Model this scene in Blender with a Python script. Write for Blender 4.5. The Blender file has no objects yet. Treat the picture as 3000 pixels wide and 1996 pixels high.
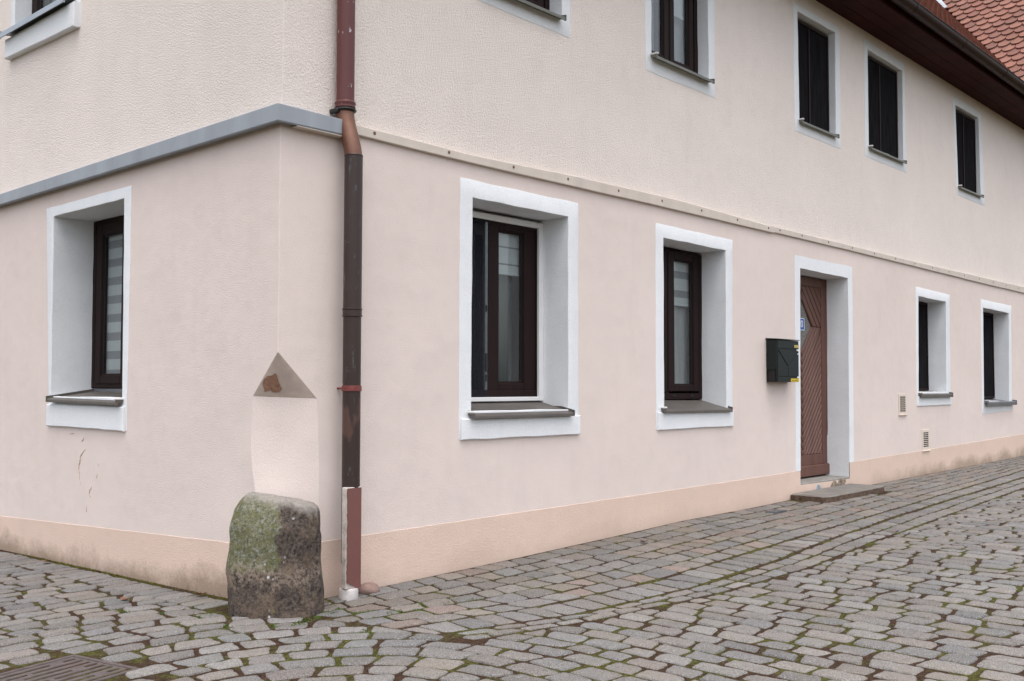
import bpy, bmesh, math, random
import numpy as np
from mathutils import Vector, Matrix, noise

random.seed(7)
rng = random.Random(11)
S = bpy.context.scene
COL = S.collection
R = math.radians

# ------------------------------------------------------------------ helpers
def n3(x, y=0.0, z=0.0):
    return noise.noise(Vector((x, y, z)))

class MB:
    """collects vertices and faces of one mesh object"""
    def __init__(s): s.v = []; s.f = []
    def add(s, vs, fs):
        b = len(s.v); s.v += [tuple(p) for p in vs]; s.f += [tuple(b + i for i in f) for f in fs]
    def box(s, x0, x1, y0, y1, z0, z1, m=None, bev=0.0):
        if bev > 0:
            b = min(bev, abs(x1-x0)*.45, abs(y1-y0)*.45, abs(z1-z0)*.45)
            bm = bmesh.new(); bmesh.ops.create_cube(bm, size=1.0)
            for v in bm.verts:
                v.co = ((x0+x1)/2 + v.co.x*(x1-x0), (y0+y1)/2 + v.co.y*(y1-y0), (z0+z1)/2 + v.co.z*(z1-z0))
            bmesh.ops.bevel(bm, geom=bm.edges[:], offset=b, segments=1, affect='EDGES')
            bm.verts.ensure_lookup_table()
            vs = [v.co[:] for v in bm.verts]; fs = [[v.index for v in f.verts] for f in bm.faces]; bm.free()
        else:
            vs = [(x, y, z) for z in (z0, z1) for y in (y0, y1) for x in (x0, x1)]
            fs = [(0,2,3,1),(4,5,7,6),(0,1,5,4),(2,6,7,3),(0,4,6,2),(1,3,7,5)]
        if m: vs = [m(*p) for p in vs]
        s.add(vs, fs)
    def prism(s, poly, d0, d1, m, inset=None):
        """polygon in (u,z) pushed from depth d0 (back) to d1 (front); m maps (u,d,z)"""
        n = len(poly)
        vs = [m(u, d0, z) for u, z in poly]
        if inset:
            ins, dm = inset
            top = inset_poly(poly, ins)
            vs += [m(u, dm, z) for u, z in poly] + [m(u, d1, z) for u, z in top]
            fs = [tuple(range(n)), tuple(range(2*n, 3*n))]
            for k in (0, n):
                fs += [(k+i, k+(i+1) % n, k+n+(i+1) % n, k+n+i) for i in range(n)]
        else:
            vs += [m(u, d1, z) for u, z in poly]
            fs = [tuple(range(n)), tuple(range(n, 2*n))] + [(i, (i+1) % n, n+(i+1) % n, n+i) for i in range(n)]
        s.add(vs, fs)
    def tube(s, path, rad, n=16, caps=True, squash=None):
        path = [Vector(p) for p in path]
        rads = rad if isinstance(rad, (list, tuple)) else [rad]*len(path)
        base = len(s.v); up = None
        for i, p in enumerate(path):
            t = (path[min(i+1, len(path)-1)] - path[max(i-1, 0)]).normalized()
            if up is None:
                up = Vector((1, 0, 0)) if abs(t.x) < .9 else Vector((0, 1, 0))
            a = (up - t*up.dot(t)).normalized(); b = t.cross(a); up = a
            for k in range(n):
                q = 2*math.pi*k/n
                s.v.append(tuple(p + (a*math.cos(q) + b*math.sin(q))*rads[i]))
        for i in range(len(path)-1):
            for k in range(n):
                s.f.append((base+i*n+k, base+i*n+(k+1) % n, base+(i+1)*n+(k+1) % n, base+(i+1)*n+k))
        if caps:
            s.f.append(tuple(base+k for k in range(n)))
            s.f.append(tuple(base+(len(path)-1)*n+k for k in range(n)))
    def build(s, name, mat, parent=None, smooth=None, recalc=True):
        me = bpy.data.meshes.new(name)
        me.from_pydata(s.v, [], s.f)
        if recalc:
            bm = bmesh.new(); bm.from_mesh(me); bmesh.ops.recalc_face_normals(bm, faces=bm.faces[:])
            bm.to_mesh(me); bm.free()
        me.materials.append(mat)
        o = bpy.data.objects.new(name, me); COL.objects.link(o)
        if smooth is not None:
            me.polygons.foreach_set('use_smooth', [True]*len(me.polygons))
            me.set_sharp_from_angle(angle=R(smooth))
        if parent: adopt(o, parent)
        return o

def adopt(o, parent):
    loc = Vector((0, 0, 0)); p = parent
    while p: loc += p.location; p = p.parent if not p.get('_m') else None
    o.parent = parent
    o.matrix_parent_inverse = Matrix.Translation(-root_loc(parent)) if parent.type == 'EMPTY' else Matrix.Identity(4)

def root_loc(o):
    return o.location.copy()

def empty(name, loc):
    o = bpy.data.objects.new(name, None); COL.objects.link(o); o.location = loc
    o.empty_display_size = .2
    return o

def tag(o, label=None, cat=None, group=None, kind=None):
    if label: o['label'] = label
    if cat: o['category'] = cat
    if group: o['group'] = group
    if kind: o['kind'] = kind
    return o

def area2(p):
    return sum(p[i][0]*p[(i+1) % len(p)][1] - p[(i+1) % len(p)][0]*p[i][1] for i in range(len(p)))/2

def clip(poly, nx, ny, c):
    """keep the side nx*x+ny*y <= c"""
    out = []
    for i in range(len(poly)):
        a, b = poly[i], poly[(i+1) % len(poly)]
        da, db = nx*a[0]+ny*a[1]-c, nx*b[0]+ny*b[1]-c
        if da <= 0: out.append(a)
        if da*db < 0:
            t = da/(da-db); out.append((a[0]+t*(b[0]-a[0]), a[1]+t*(b[1]-a[1])))
    return out

def inset_poly(poly, d):
    if area2(poly) < 0: poly = poly[::-1]; rev = True
    else: rev = False
    n = len(poly); out = []
    for i in range(n):
        p0, p1, p2 = (Vector(poly[i-1]), Vector(poly[i]), Vector(poly[(i+1) % n]))
        a = (p1-p0); b = (p2-p1)
        if a.length < 1e-6 or b.length < 1e-6: out.append(tuple(p1)); continue
        a.normalize(); b.normalize()
        na = Vector((-a.y, a.x)); nb = Vector((-b.y, b.x))
        k = na+nb; L = max(.35, 1+na.dot(nb))
        out.append(tuple(p1 + k*(d/L)))
    return out[::-1] if rev else out

def right(u, d, z): return (u, d, z)          # wall along +X, depth into +Y
def left(u, d, z): return (d, u, z)           # wall along +Y, depth into +X

# ------------------------------------------------------------------ materials
class NT:
    def __init__(s, name):
        s.m = bpy.data.materials.new(name); s.m.use_nodes = True
        s.t = s.m.node_tree; s.t.nodes.clear()
        s.out = s.t.nodes.new('ShaderNodeOutputMaterial')
        s.co = s.t.nodes.new('ShaderNodeTexCoord').outputs['Object']
    def n(s, typ, **kw):
        nd = s.t.nodes.new('ShaderNode'+typ)
        for k, v in kw.items():
            if k in nd.inputs.keys() if isinstance(k, str) else False: pass
            setattr(nd, k, v)
        return nd
    def l(s, a, b): s.t.links.new(a, b)
    def noise(s, scale, detail=3, rough=.55, vec=None, dist=0.0):
        nd = s.n('TexNoise'); nd.inputs['Scale'].default_value = scale; nd.inputs['Detail'].default_value = detail
        nd.inputs['Roughness'].default_value = rough; nd.inputs['Distortion'].default_value = dist
        s.l(vec or s.co, nd.inputs['Vector']); return nd.outputs['Fac']
    def voro(s, scale, feature='F1', vec=None):
        nd = s.n('TexVoronoi'); nd.feature = feature; nd.inputs['Scale'].default_value = scale
        s.l(vec or s.co, nd.inputs['Vector']); return nd.outputs['Distance']
    def scale(s, x, y, z, loc=(0, 0, 0), rot=(0, 0, 0)):
        nd = s.n('Mapping'); nd.inputs['Scale'].default_value = (x, y, z); nd.inputs['Location'].default_value = loc
        nd.inputs['Rotation'].default_value = rot
        s.l(s.co, nd.inputs['Vector']); return nd.outputs['Vector']
    def ramp(s, fac, stops, interp='LINEAR'):
        nd = s.n('ValToRGB'); e = nd.color_ramp.elements; nd.color_ramp.interpolation = interp
        while len(e) < len(stops): e.new(0.5)
        for i, (p, c) in enumerate(stops):
            e[i].position = p; e[i].color = (c, c, c, 1) if not isinstance(c, (tuple, list)) else (*c, 1)
        s.l(fac, nd.inputs['Fac']); return nd.outputs['Color']
    def mix(s, fac, a, b, blend='MIX'):
        nd = s.n('Mix'); nd.data_type = 'RGBA'; nd.blend_type = blend
        for v, i in ((fac, 0), (a, 6), (b, 7)):
            if isinstance(v, (int, float)): nd.inputs[i].default_value = v if i == 0 else (v, v, v, 1)
            elif isinstance(v, (tuple, list)): nd.inputs[i].default_value = (*v, 1)
            else: s.l(v, nd.inputs[i])
        return nd.outputs[2]
    def math(s, op, a, b=None, c=None):
        nd = s.n('Math'); nd.operation = op
        for i, v in enumerate((a, b, c)):
            if v is None: continue
            if isinstance(v, (int, float)): nd.inputs[i].default_value = v
            else: s.l(v, nd.inputs[i])
        return nd.outputs[0]
    def xyz(s):
        nd = s.n('SeparateXYZ'); s.l(s.co, nd.inputs[0]); return nd.outputs
    def bump(s, h, dist, strength=1.0, prev=None):
        nd = s.n('Bump'); nd.inputs['Distance'].default_value = dist; nd.inputs['Strength'].default_value = strength
        s.l(h, nd.inputs['Height'])
        if prev: s.l(prev, nd.inputs['Normal'])
        return nd.outputs['Normal']
    def bsdf(s, color, rough=.8, metal=0.0, normal=None, spec=.5, coat=0):
        nd = s.n('BsdfPrincipled')
        for k, v in (('Base Color', color), ('Roughness', rough), ('Metallic', metal), ('Specular IOR Level', spec)):
            if isinstance(v, (tuple, list)): nd.inputs[k].default_value = (*v, 1)
            elif isinstance(v, (int, float)): nd.inputs[k].default_value = v
            else: s.l(v, nd.inputs[k])
        if normal: s.l(normal, nd.inputs['Normal'])
        if coat: nd.inputs['Coat Weight'].default_value = coat
        s.l(nd.outputs[0], s.out.inputs['Surface']); return nd

def tint(c, k): return tuple(min(1, x*k) for x in c)

def plaster(name, base, grain, gdist, blotch=.08, stain=None, dark=None):
    t = NT(name)
    big = t.noise(.9, 4, .6)
    med = t.noise(6, 5, .65)
    c = t.mix(t.ramp(big, [(.3, 0), (.72, 1)]), tint(base, 1-blotch), tint(base, 1+blotch*.6))
    c = t.mix(t.math('MULTIPLY', t.ramp(med, [(.5, 0), (.8, 1)]), .35), c, dark or tint(base, .86))
    sc = t.scale(1.6, 1.6, .25)
    streak = t.ramp(t.noise(3.5, 4, .6, vec=sc), [(.56, 0), (.8, 1)])
    c = t.mix(t.math('MULTIPLY', streak, .22), c, tint(base, .8))
    if stain: c = stain(t, c)
    g = t.noise(grain, 6, .65)
    pit_shade = t.ramp(t.noise(grain*1.7, 2, .5), [(.28, 0), (.4, 1)])
    c = t.mix(t.math('MULTIPLY', t.math('SUBTRACT', 1, pit_shade), .5 if grain < 100 else .25), c, tint(base, .6))  # shade of the tiny stucco hollows painted into the colour as dark specks
    nrm = t.bump(t.noise(1.5, 3, .5), .035, .4)
    nrm = t.bump(t.noise(6, 4, .55), .006, .45, nrm)
    nrm = t.bump(g, gdist, 1.0, nrm)
    t.bsdf(c, .92, normal=nrm, spec=.2)
    return t.m

M = {}
def plinth_stain(t, c):
    x, y, z = t.xyz()
    # splash dirt and algae near the paving: patchy, with a ragged upper edge
    gl = t.math('ADD', -1.19, t.math('MULTIPLY', t.math('MAXIMUM', y, 0), -.028))
    gl = t.math('ADD', gl, t.math('MULTIPLY', t.math('MAXIMUM', x, 0), .0115))
    h = t.math('SUBTRACT', z, gl)
    edge = t.math('ADD', t.math('MULTIPLY', t.noise(2.2, 5, .65), .42), -.105)
    fine = t.math('MULTIPLY', t.math('SUBTRACT', t.noise(45, 4, .7), .5), .12)
    m = t.math('SUBTRACT', t.math('ADD', edge, fine), h)
    m = t.math('MULTIPLY', t.ramp(t.math('ADD', m, .5), [(.46, 0), (.60, 1)]), .75)
    side = t.ramp(t.math('MULTIPLY', x, .1), [(.005, 1), (.04, .22), (.75, .22), (.95, .8)])
    return t.mix(t.math('MULTIPLY', m, side), c, (.23, .17, .115))

def lower_stain(t, c):
    x, y, z = t.xyz()
    m = t.ramp(t.noise(1.3, 5, .7), [(.55, 0), (.75, 1)])
    c = t.mix(t.math('MULTIPLY', m, .25), c, (.63, .55, .51))
    rust = t.ramp(t.noise(3.1, 4, .75, vec=t.scale(1, 1, 1, (5, 3, 1))), [(.66, 0), (.8, 1)])
    return t.mix(t.math('MULTIPLY', rust, .3), c, (.75, .58, .42))

M['lower'] = plaster('smooth_pink_plaster', (.745, .638, .590), 130, .0035, .04, lower_stain)
M['upper'] = plaster('rough_cream_plaster', (.862, .768, .708), 92, .0115, .04)
M['plinth'] = plaster('peach_plinth_paint', (.71, .545, .455), 120, .004, .05, plinth_stain)
M['white'] = plaster('white_paint', (.79, .805, .825), 95, .004, .03, dark=(.66, .68, .70))

def simple(name, col, rough=.6, metal=0.0, var=.15, scale=8, bump=.0, spec=.5, streak=False, coat=0):
    t = NT(name)
    vec = t.scale(1, 1, .12) if streak else None
    f = t.noise(scale, 5, .6, vec=vec)
    c = t.mix(t.ramp(f, [(.3, 0), (.7, 1)]), tint(col, 1-var), tint(col, 1+var))
    nrm = t.bump(t.noise(scale*6, 3, .6), bump, .6) if bump else None
    t.bsdf(c, rough, metal, nrm, spec, coat)
    return t.m

M['zinc'] = simple('zinc_sheet', (.30, .318, .345), .45, .3, .12, 5, .0, streak=True)
M['board'] = simple('cream_painted_board', (.59, .52, .455), .7, 0, .08, 6, .002)
M['screw'] = simple('rusty_screw', (.17, .085, .055), .7, .2, .3, 60)
M['brown_pvc'] = simple('dark_brown_window_frame', (.0135, .0048, .0045), .6, 0, .3, 14, .0, spec=.18, streak=True)
M['seal'] = simple('black_rubber_seal', (.012, .012, .013), .5)
M['sill'] = simple('bronze_metal_sill', (.12, .106, .094), .5, .2, .15, 6)
M['sill_green'] = simple('grey_metal_sill', (.15, .15, .128), .5, .2, .12, 6)
M['sill_grey'] = simple('slate_grey_metal_sill', (.16, .165, .18), .38, .4, .12, 6)
M['sill_zinc'] = simple('zinc_sill', (.36, .40, .44), .38, .4, .1, 6)
M['endcap'] = simple('white_plastic_cap', (.72, .71, .69), .5, 0, .05)
M['alu'] = simple('white_aluminium_frame', (.74, .74, .74), .4, 0, .04)
M['steel'] = simple('galvanised_hardware', (.34, .36, .37), .35, .7, .2, 40)
M['blind'] = simple('white_blind_fabric', (.42, .43, .44), .9, 0, .04, 20)
M['blind_dark'] = simple('grey_blind_mesh', (.16, .16, .172), .9, 0, .05, 20)
M['curtain'] = simple('grey_net_curtain_and_reflection', (.27, .27, .275), .95, 0, .18, 5, streak=True)
M['curtain_mid'] = simple('dim_grey_curtain', (.075, .08, .08), .95, 0, .3, 5, streak=True)
M['pleat'] = simple('black_pleated_screen', (.011, .010, .0115), .85, 0, .5, 30, spec=.1, streak=True)
M['curtain_dark'] = simple('dark_curtain', (.030, .026, .028), .95, 0, .5, 16, streak=True)
M['room'] = simple('dark_room', (.05, .045, .042), .95)
M['fascia'] = simple('oxblood_eaves_board', (.034, .0062, .0050), .7, 0, .25, 4, spec=.1)
M['gutter'] = simple('dark_brown_gutter', (.028, .012, .009), .5, .0, .3, 4, spec=.2)
M['concrete'] = simple('worn_doorstep_stone', (.25, .235, .215), .85, 0, .22, 9, .004)
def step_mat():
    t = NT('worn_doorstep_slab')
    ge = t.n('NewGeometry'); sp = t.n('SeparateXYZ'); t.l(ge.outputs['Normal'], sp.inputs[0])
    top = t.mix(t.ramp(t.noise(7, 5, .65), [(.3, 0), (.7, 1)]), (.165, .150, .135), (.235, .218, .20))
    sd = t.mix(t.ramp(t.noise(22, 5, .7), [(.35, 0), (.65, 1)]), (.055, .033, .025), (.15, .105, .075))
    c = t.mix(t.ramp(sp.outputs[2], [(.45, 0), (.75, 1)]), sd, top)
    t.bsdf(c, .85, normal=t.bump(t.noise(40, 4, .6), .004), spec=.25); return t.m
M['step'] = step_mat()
M['soffit_brown'] = simple("dark_brown_soffit", (.54, .44, .38), .95, 0, .14, 7, .004)  # chamfer soffit colour, browner and darker than the wall plaster
M['rubble'] = simple('crumbling_masonry', (.24, .19, .15), .95, 0, .45, 22, .006)
M['brick'] = simple('exposed_brick', (.30, .165, .11), .95, 0, .3, 40, .004)
M['leaf'] = simple('dead_leaf', (.20, .085, .045), .8, 0, .4, 30)
M['grate'] = simple('cast_iron', (.090, .070, .067), .6, .15, .3, 18, .003)
M['pit'] = simple('drain_pit', (.012, .010, .009), .9)
M['mail'] = simple('anthracite_powder_coat', (.009, .014, .0145), .45, 0, .06, 30, spec=.25)
M['mailgap'] = simple('black_gap', (.004, .004, .004), .6)
M['yellow'] = simple('yellow_label', (.70, .52, .03), .5, 0, .05)
M['ochre'] = simple('ochre_label', (.46, .36, .10), .5, 0, .05)
M['ink'] = simple('label_ink', (.10, .08, .02), .6)
M['blue'] = simple('blue_enamel', (.018, .10, .40), .25, 0, .06, 20)
M['enamel'] = simple('white_enamel', (.80, .82, .84), .25, 0, .03)
M['vent'] = simple('cream_plastic_vent', (.70, .60, .51), .55, 0, .05)
M['hole'] = simple('vent_shadow_gap', (.008, .006, .006), .9)
M['lump'] = simple('pink_stone', (.25, .165, .14), .9, 0, .2, 25, .004)
M['pot'] = simple('white_clay_socket', (.52, .48, .47), .7, 0, .2, 14, .002)
M['crack'] = simple('crack_dust', (.50, .39, .31), .95, 0, .3, 60)
M['slate'] = simple('dark_slate_chip', (.07, .072, .078), .8, 0, .2, 20, .003)

def pipe_red():
    t = NT('peeling_red_brown_paint'); x, y, z = t.xyz()
    c = t.mix(t.noise(3, 4, .6, vec=t.scale(1, 1, .2)), (.095, .026, .025), (.135, .043, .040))
    f = t.ramp(t.noise(34, 5, .72, vec=t.scale(1, 1, .35)), [(.635, 0), (.665, 1)])
    c = t.mix(f, c, (.47, .44, .45)); t.bsdf(c, .48, 0, None, .4); return t.m
def pipe_dark():
    t = NT('dark_weathered_pipe')
    c = t.mix(t.noise(2.2, 4, .6, vec=t.scale(1, 1, .4)), (.024, .0145, .0125), (.058, .039, .034))
    pat = t.ramp(t.noise(26, 6, .78, vec=t.scale(1, 1, .3)), [(.58, 0), (.70, 1)])
    c = t.mix(t.math('MULTIPLY', pat, .55), c, (.16, .20, .24))
    rd = t.ramp(t.noise(5, 3, .6, vec=t.scale(1, 1, .5, (3, 1, .35))), [(.62, 0), (.66, 1)])
    c = t.mix(t.math('MULTIPLY', rd, .65), c, (.12, .06, .05))
    t.bsdf(c, .40, .1, None, .35); return t.m
def pipe_copper():
    t = NT('brown_copper_bend')
    c = t.mix(t.noise(14, 5, .7), (.105, .042, .028), (.235, .115, .07))
    c = t.mix(t.math('MULTIPLY', t.ramp(t.noise(5, 3, .6), [(.5, 0), (.7, 1)]), .5), c, (.12, .045, .045))
    t.bsdf(c, .42, .35, None, .5); return t.m
M['pipe_red'] = pipe_red(); M['pipe_dark'] = pipe_dark(); M['pipe_copper'] = pipe_copper()
M['boot'] = simple('oxide_red_casing', (.165, .066, .056), .55, 0, .10, 5)
M['clamp_red'] = simple('red_pipe_clamp', (.165, .036, .033), .55, 0, .35, 50)
def bare():
    t = NT('flaking_casing_side')
    c = t.mix(t.ramp(t.noise(16, 5, .7), [(.4, 0), (.65, 1)]), (.62, .55, .50), (.36, .32, .30))
    t.bsdf(c, .8, normal=t.bump(t.noise(50, 3), .003)); return t.m
M['bare'] = bare()

def door_wood():
    t = NT('varnished_brown_door')
    g = t.noise(9, 6, .65, vec=t.scale(1, 1, .08))
    c = t.mix(t.ramp(g, [(.3, 0), (.7, 1)]), (.092, .037, .026), (.15, .066, .047))
    t.bsdf(c, .5, normal=t.bump(t.noise(60, 3, .6, vec=t.scale(1, 1, .1)), .001), spec=.4); return t.m
M['door'] = door_wood()

def glass(name, tintc=(.9, .93, .93), rough=.0, mixk=1.0):
    t = NT(name)
    fr = t.n('Fresnel'); gm_ = t.n('NewGeometry'); t.l(t.math('SUBTRACT', 1.5, t.math('MULTIPLY', gm_.outputs['Backfacing'], 1.5-1/1.5)), fr.inputs['IOR'])
    tr = t.n('BsdfTransparent'); tr.inputs['Color'].default_value = (*tintc, 1)
    gl = t.n('BsdfGlossy'); gl.inputs['Roughness'].default_value = rough; gl.inputs['Color'].default_value = (mixk, mixk, mixk, 1)
    mx = t.n('MixShader'); t.l(fr.outputs[0], mx.inputs[0]); t.l(tr.outputs[0], mx.inputs[1]); t.l(gl.outputs[0], mx.inputs[2])
    t.l(mx.outputs[0], t.out.inputs['Surface']); return t.m
M['glass'] = glass('window_glass')
def screen():
    t = NT('insect_screen_mesh')
    tr = t.n('BsdfTransparent'); df = t.n('BsdfDiffuse'); df.inputs['Color'].default_value = (.034, .036, .044, 1)
    mx = t.n('MixShader'); mx.inputs[0].default_value = .26
    t.l(tr.outputs[0], mx.inputs[1]); t.l(df.outputs[0], mx.inputs[2]); t.l(mx.outputs[0], t.out.inputs['Surface']); return t.m
M['screen'] = screen()
def frosted():
    t = NT('patterned_door_glass')
    v = t.voro(90)
    c = t.mix(t.ramp(v, [(.2, 0), (.7, 1)]), (.09, .085, .08), (.21, .20, .19))
    t.bsdf(c, .25, normal=t.bump(v, .004), spec=.5); return t.m
M['frosted'] = frosted()

def tiles():
    t = NT('clay_beaver_tail_tile')
    a = t.n('Attribute'); a.attribute_name = 'tone'
    c = t.mix(t.noise(12, 4, .6), (.20, .088, .066), (.27, .132, .102))
    c = t.mix(1.0, c, a.outputs['Color'], 'MULTIPLY')
    li = t.ramp(t.noise(4.5, 6, .75), [(.50, 0), (.64, 1)])
    fi = t.ramp(t.noise(30, 4, .7), [(.45, 0), (.6, 1)])
    c = t.mix(t.math('MULTIPLY', t.math('MULTIPLY', li, fi), .8), c, (.10, .085, .075))
    t.bsdf(c, .85, normal=t.bump(t.noise(70, 3), .003), spec=.3); return t.m
M['tile'] = tiles()
M['under'] = simple('roof_underlay', (.05, .025, .018), .95)

def cobble():
    t = NT('cobblestone')
    a = t.n('Attribute'); a.attribute_name = 'tone'
    f = t.noise(26, 5, .65); g = t.noise(170, 3, .7)
    c = t.mix(t.ramp(f, [(.3, 0), (.72, 1)]), tint((1, 1, 1), .74), (1, 1, 1))
    c = t.mix(1.0, a.outputs['Color'], c, 'MULTIPLY')
    c = t.mix(t.math('MULTIPLY', t.ramp(g, [(.50, 0), (.66, 1)]), .6), c, (.40, .385, .37))
    c = t.mix(t.math('MULTIPLY', t.ramp(g, [(.32, 1), (.46, 0)]), .75), c, (.05, .045, .042))
    dk = t.ramp(t.noise(9, 5, .7), [(.60, 0), (.74, 1)])
    c = t.mix(t.math('MULTIPLY', dk, .4), c, (.09, .082, .076))
    wr = t.ramp(t.noise(2.2, 4, .6), [(.52, 0), (.72, 1)])
    c = t.mix(t.math('MULTIPLY', wr, .35), c, (.20, .155, .115))
    nrm = t.bump(f, .007, .8); nrm = t.bump(g, .0025, .8, nrm)
    t.bsdf(c, .82, normal=nrm, spec=.35); return t.m
M['cobble'] = cobble()

def ground():
    t = NT('joint_soil')
    f = t.noise(3.2, 5, .65); g = t.noise(48, 5, .7); h = t.noise(9, 4, .6)
    c = t.mix(t.ramp(g, [(.32, 0), (.68, 1)]), (.018, .0105, .007), (.078, .046, .029))
    mo = t.ramp(t.math('ADD', t.math('MULTIPLY', f, .7), t.math('MULTIPLY', h, .3)), [(.47, 0), (.56, 1)])
    gr = t.mix(t.ramp(g, [(.38, 0), (.66, 1)]), (.030, .034, .006), (.115, .115, .028))
    c = t.mix(t.math('MULTIPLY', mo, .8), c, gr)
    pe = t.ramp(t.voro(120), [(.16, 1), (.24, 0)])
    pm = t.ramp(t.noise(70, 2), [(.55, 0), (.62, 1)])
    c = t.mix(t.math('MULTIPLY', t.math('MULTIPLY', pe, pm), .85), c, (.44, .40, .35))
    nrm = t.bump(g, .014, 1.0)
    t.bsdf(c, .95, normal=nrm, spec=.1); return t.m
M['ground'] = ground()

def moss(name, a, b):
    t = NT(name)
    c = t.mix(t.ramp(t.noise(60, 3, .6), [(.3, 0), (.7, 1)]), a, b)
    t.bsdf(c, .9, spec=.15); return t.m
M['moss'] = moss('moss_leaves', (.060, .062, .010), (.16, .155, .035))
M['weed'] = moss('green_weed_leaves', (.045, .078, .014), (.105, .155, .036))
M['drygrass'] = moss('dry_stalks', (.16, .10, .06), (.26, .19, .11))

def guard_stone():
    t = NT('weathered_guard_stone')
    x, y, z = t.xyz()
    e = t.math('ADD', t.math('MULTIPLY', x, .673), t.math('MULTIPLY', y, -.739))    # along the face
    n1 = t.noise(9, 6, .7); n2 = t.noise(52, 6, .75); n4 = t.noise(3.5, 4, .6)
    dark = t.mix(t.ramp(n2, [(.38, 0), (.64, 1)]), (.024, .019, .017), (.135, .106, .088))
    dark = t.mix(t.math('MULTIPLY', t.ramp(n1, [(.48, 0), (.66, 1)]), .75), dark, (.20, .145, .105))
    grey = t.mix(t.ramp(n2, [(.40, 0), (.60, 1)]), (.062, .066, .042), (.29, .29, .235))
    lich = t.mix(t.ramp(t.noise(30, 6, .75), [(.42, 0), (.58, 1)]), grey, (.135, .130, .060))
    lich = t.mix(t.math('MULTIPLY', t.ramp(t.noise(12, 4, .7, vec=t.scale(1, 1, 1, (2, 4, 1))), [(.57, 0), (.68, 1)]), .4), lich, (.045, .065, .02))
    # lichen field: left two thirds, upper two thirds, ragged border
    m = t.math('ADD', t.math('MULTIPLY', e, -4.0), t.math('MULTIPLY', t.math('SUBTRACT', n1, .5), 1.1))
    mx = t.ramp(t.math('ADD', m, .74), [(.46, 0), (.56, 1)])
    mz = t.ramp(t.math('ADD', t.math('ADD', t.math('MULTIPLY', z, 3.2), t.math('MULTIPLY', t.math('SUBTRACT', n4, .5), 1.0)), .50+3.10), [(.44, 0), (.55, 1)])
    c = t.mix(t.math('MULTIPLY', mx, mz), dark, lich)
    # pale band of bare stone under the lichen, pale top
    bz = t.math('ADD', t.math('MULTIPLY', z, 5.0), t.math('MULTIPLY', t.math('SUBTRACT', n1, .5), 1.8))
    band = t.ramp(t.math('ABSOLUTE', t.math('ADD', bz, 4.95)), [(.10, 1), (.42, 0)])
    c = t.mix(t.math('MULTIPLY', t.math('MULTIPLY', band, t.ramp(n2, [(.4, 0), (.6, 1)])), .75), c, (.30, .235, .185))
    top = t.ramp(t.math('ADD', t.math('ADD', t.math('MULTIPLY', z, 4), t.math('MULTIPLY', e, .9)), t.math('ADD', 2.98, t.math('MULTIPLY', t.math('SUBTRACT', n1, .5), .5))), [(.40, 0), (.58, 1)])
    c = t.mix(t.math('MULTIPLY', top, .85), c, t.mix(n2, (.20, .165, .14), (.40, .38, .35)))
    sp = t.ramp(t.voro(24), [(.14, 1), (.22, 0)])
    sm = t.ramp(t.noise(6, 2), [(.53, 0), (.57, 1)])
    spe = t.ramp(t.math('ABSOLUTE', t.math('SUBTRACT', e, .07)), [(.05, 1), (.11, .0)])
    c = t.mix(t.math('MULTIPLY', t.math('MULTIPLY', sp, sm), spe), c, (.55, .56, .58))
    yl = t.ramp(t.noise(15, 4, .7, vec=t.scale(1, 1, 1, (9, 1, 7))), [(.66, 0), (.72, 1)])
    c = t.mix(t.math('MULTIPLY', t.math('MULTIPLY', yl, mx), .8), c, (.26, .22, .03))
    nrm = t.bump(n1, .022, .8); nrm = t.bump(n2, .009, .9, nrm)
    t.bsdf(c, .9, normal=nrm, spec=.25); return t.m
M['guard'] = guard_stone()

# ------------------------------------------------------------------ terrain
XS = [-6, -1, .7, 2, 4, 6, 10, 13.5, 20]
ZS = [-1.27, -1.215, -1.19, -1.165, -1.116, -1.096, -1.07, -1.04, -.98]
def zg(x, y):
    z = float(np.interp(x, XS, ZS)) - .022*min(max(y, 0), 6)
    if x > 0: z -= .02*min(max(0, -y), 1.2)*min(1, x)
    return z + .006*n3(x*.9, y*.9, 3.1)

def grid_axis(a, b, step, far):
    mid = list(np.arange(a, b+1e-6, step))
    return [-far, -far/4, -far/15] + mid + [far/15 if far/15 > b else b+8, far/4, far]
gb = MB()
gx = grid_axis(-7, 19, .25, 400); gy = grid_axis(-9, 8, .25, 400)
W = len(gx)
gb.v = [(x, y, zg(min(max(x, -7), 19), min(max(y, -9), 8)) - .0050) for y in gy for x in gx]
gb.f = [(j*W+i, j*W+i+1, (j+1)*W+i+1, (j+1)*W+i) for j in range(len(gy)-1) for i in range(W-1)]
go = gb.build('ground', M['ground'], smooth=60)
tag(go, 'brown mossy soil showing in the joints of the cobblestone paving', 'ground', kind='structure')

# ------------------------------------------------------------------ cobblestones
L1 = ([0, 1, 2, 4, 7, 11, 14, 18], [-.80, -1.0, -1.09, -1.06, -.92, -.68, -.52, -.40])
L2 = ([0, 1, 2, 3, 5.6, 9.8, 14, 18], [-1.02, -1.26, -1.38, -1.37, -1.17, -.97, -.74, -.62])
L3 = ([0, 1, 2, 3, 5, 8.75, 14, 18], [-1.22, -1.43, -1.58, -1.65, -1.53, -1.31, -1.0, -.88])
def lx(L, x): return float(np.interp(x, L[0], L[1]))
stones = []          # (polygon, flatness, family)
def jit(a): return rng.uniform(-a, a)

def in_view(x, y):
    # ground the photograph can see, plus a margin for a step to either side
    if x < -2.6 or x > 16.5 or y > 5.6: return False
    if (x+1.51)*1.6 + (y+.25)*1.38 < -1.9: return False           # nearer than the bottom edge
    if (x-1.29)*3.29 - (y+3.39)*11.7 > 26: return False           # right of the right edge
    return True

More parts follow.
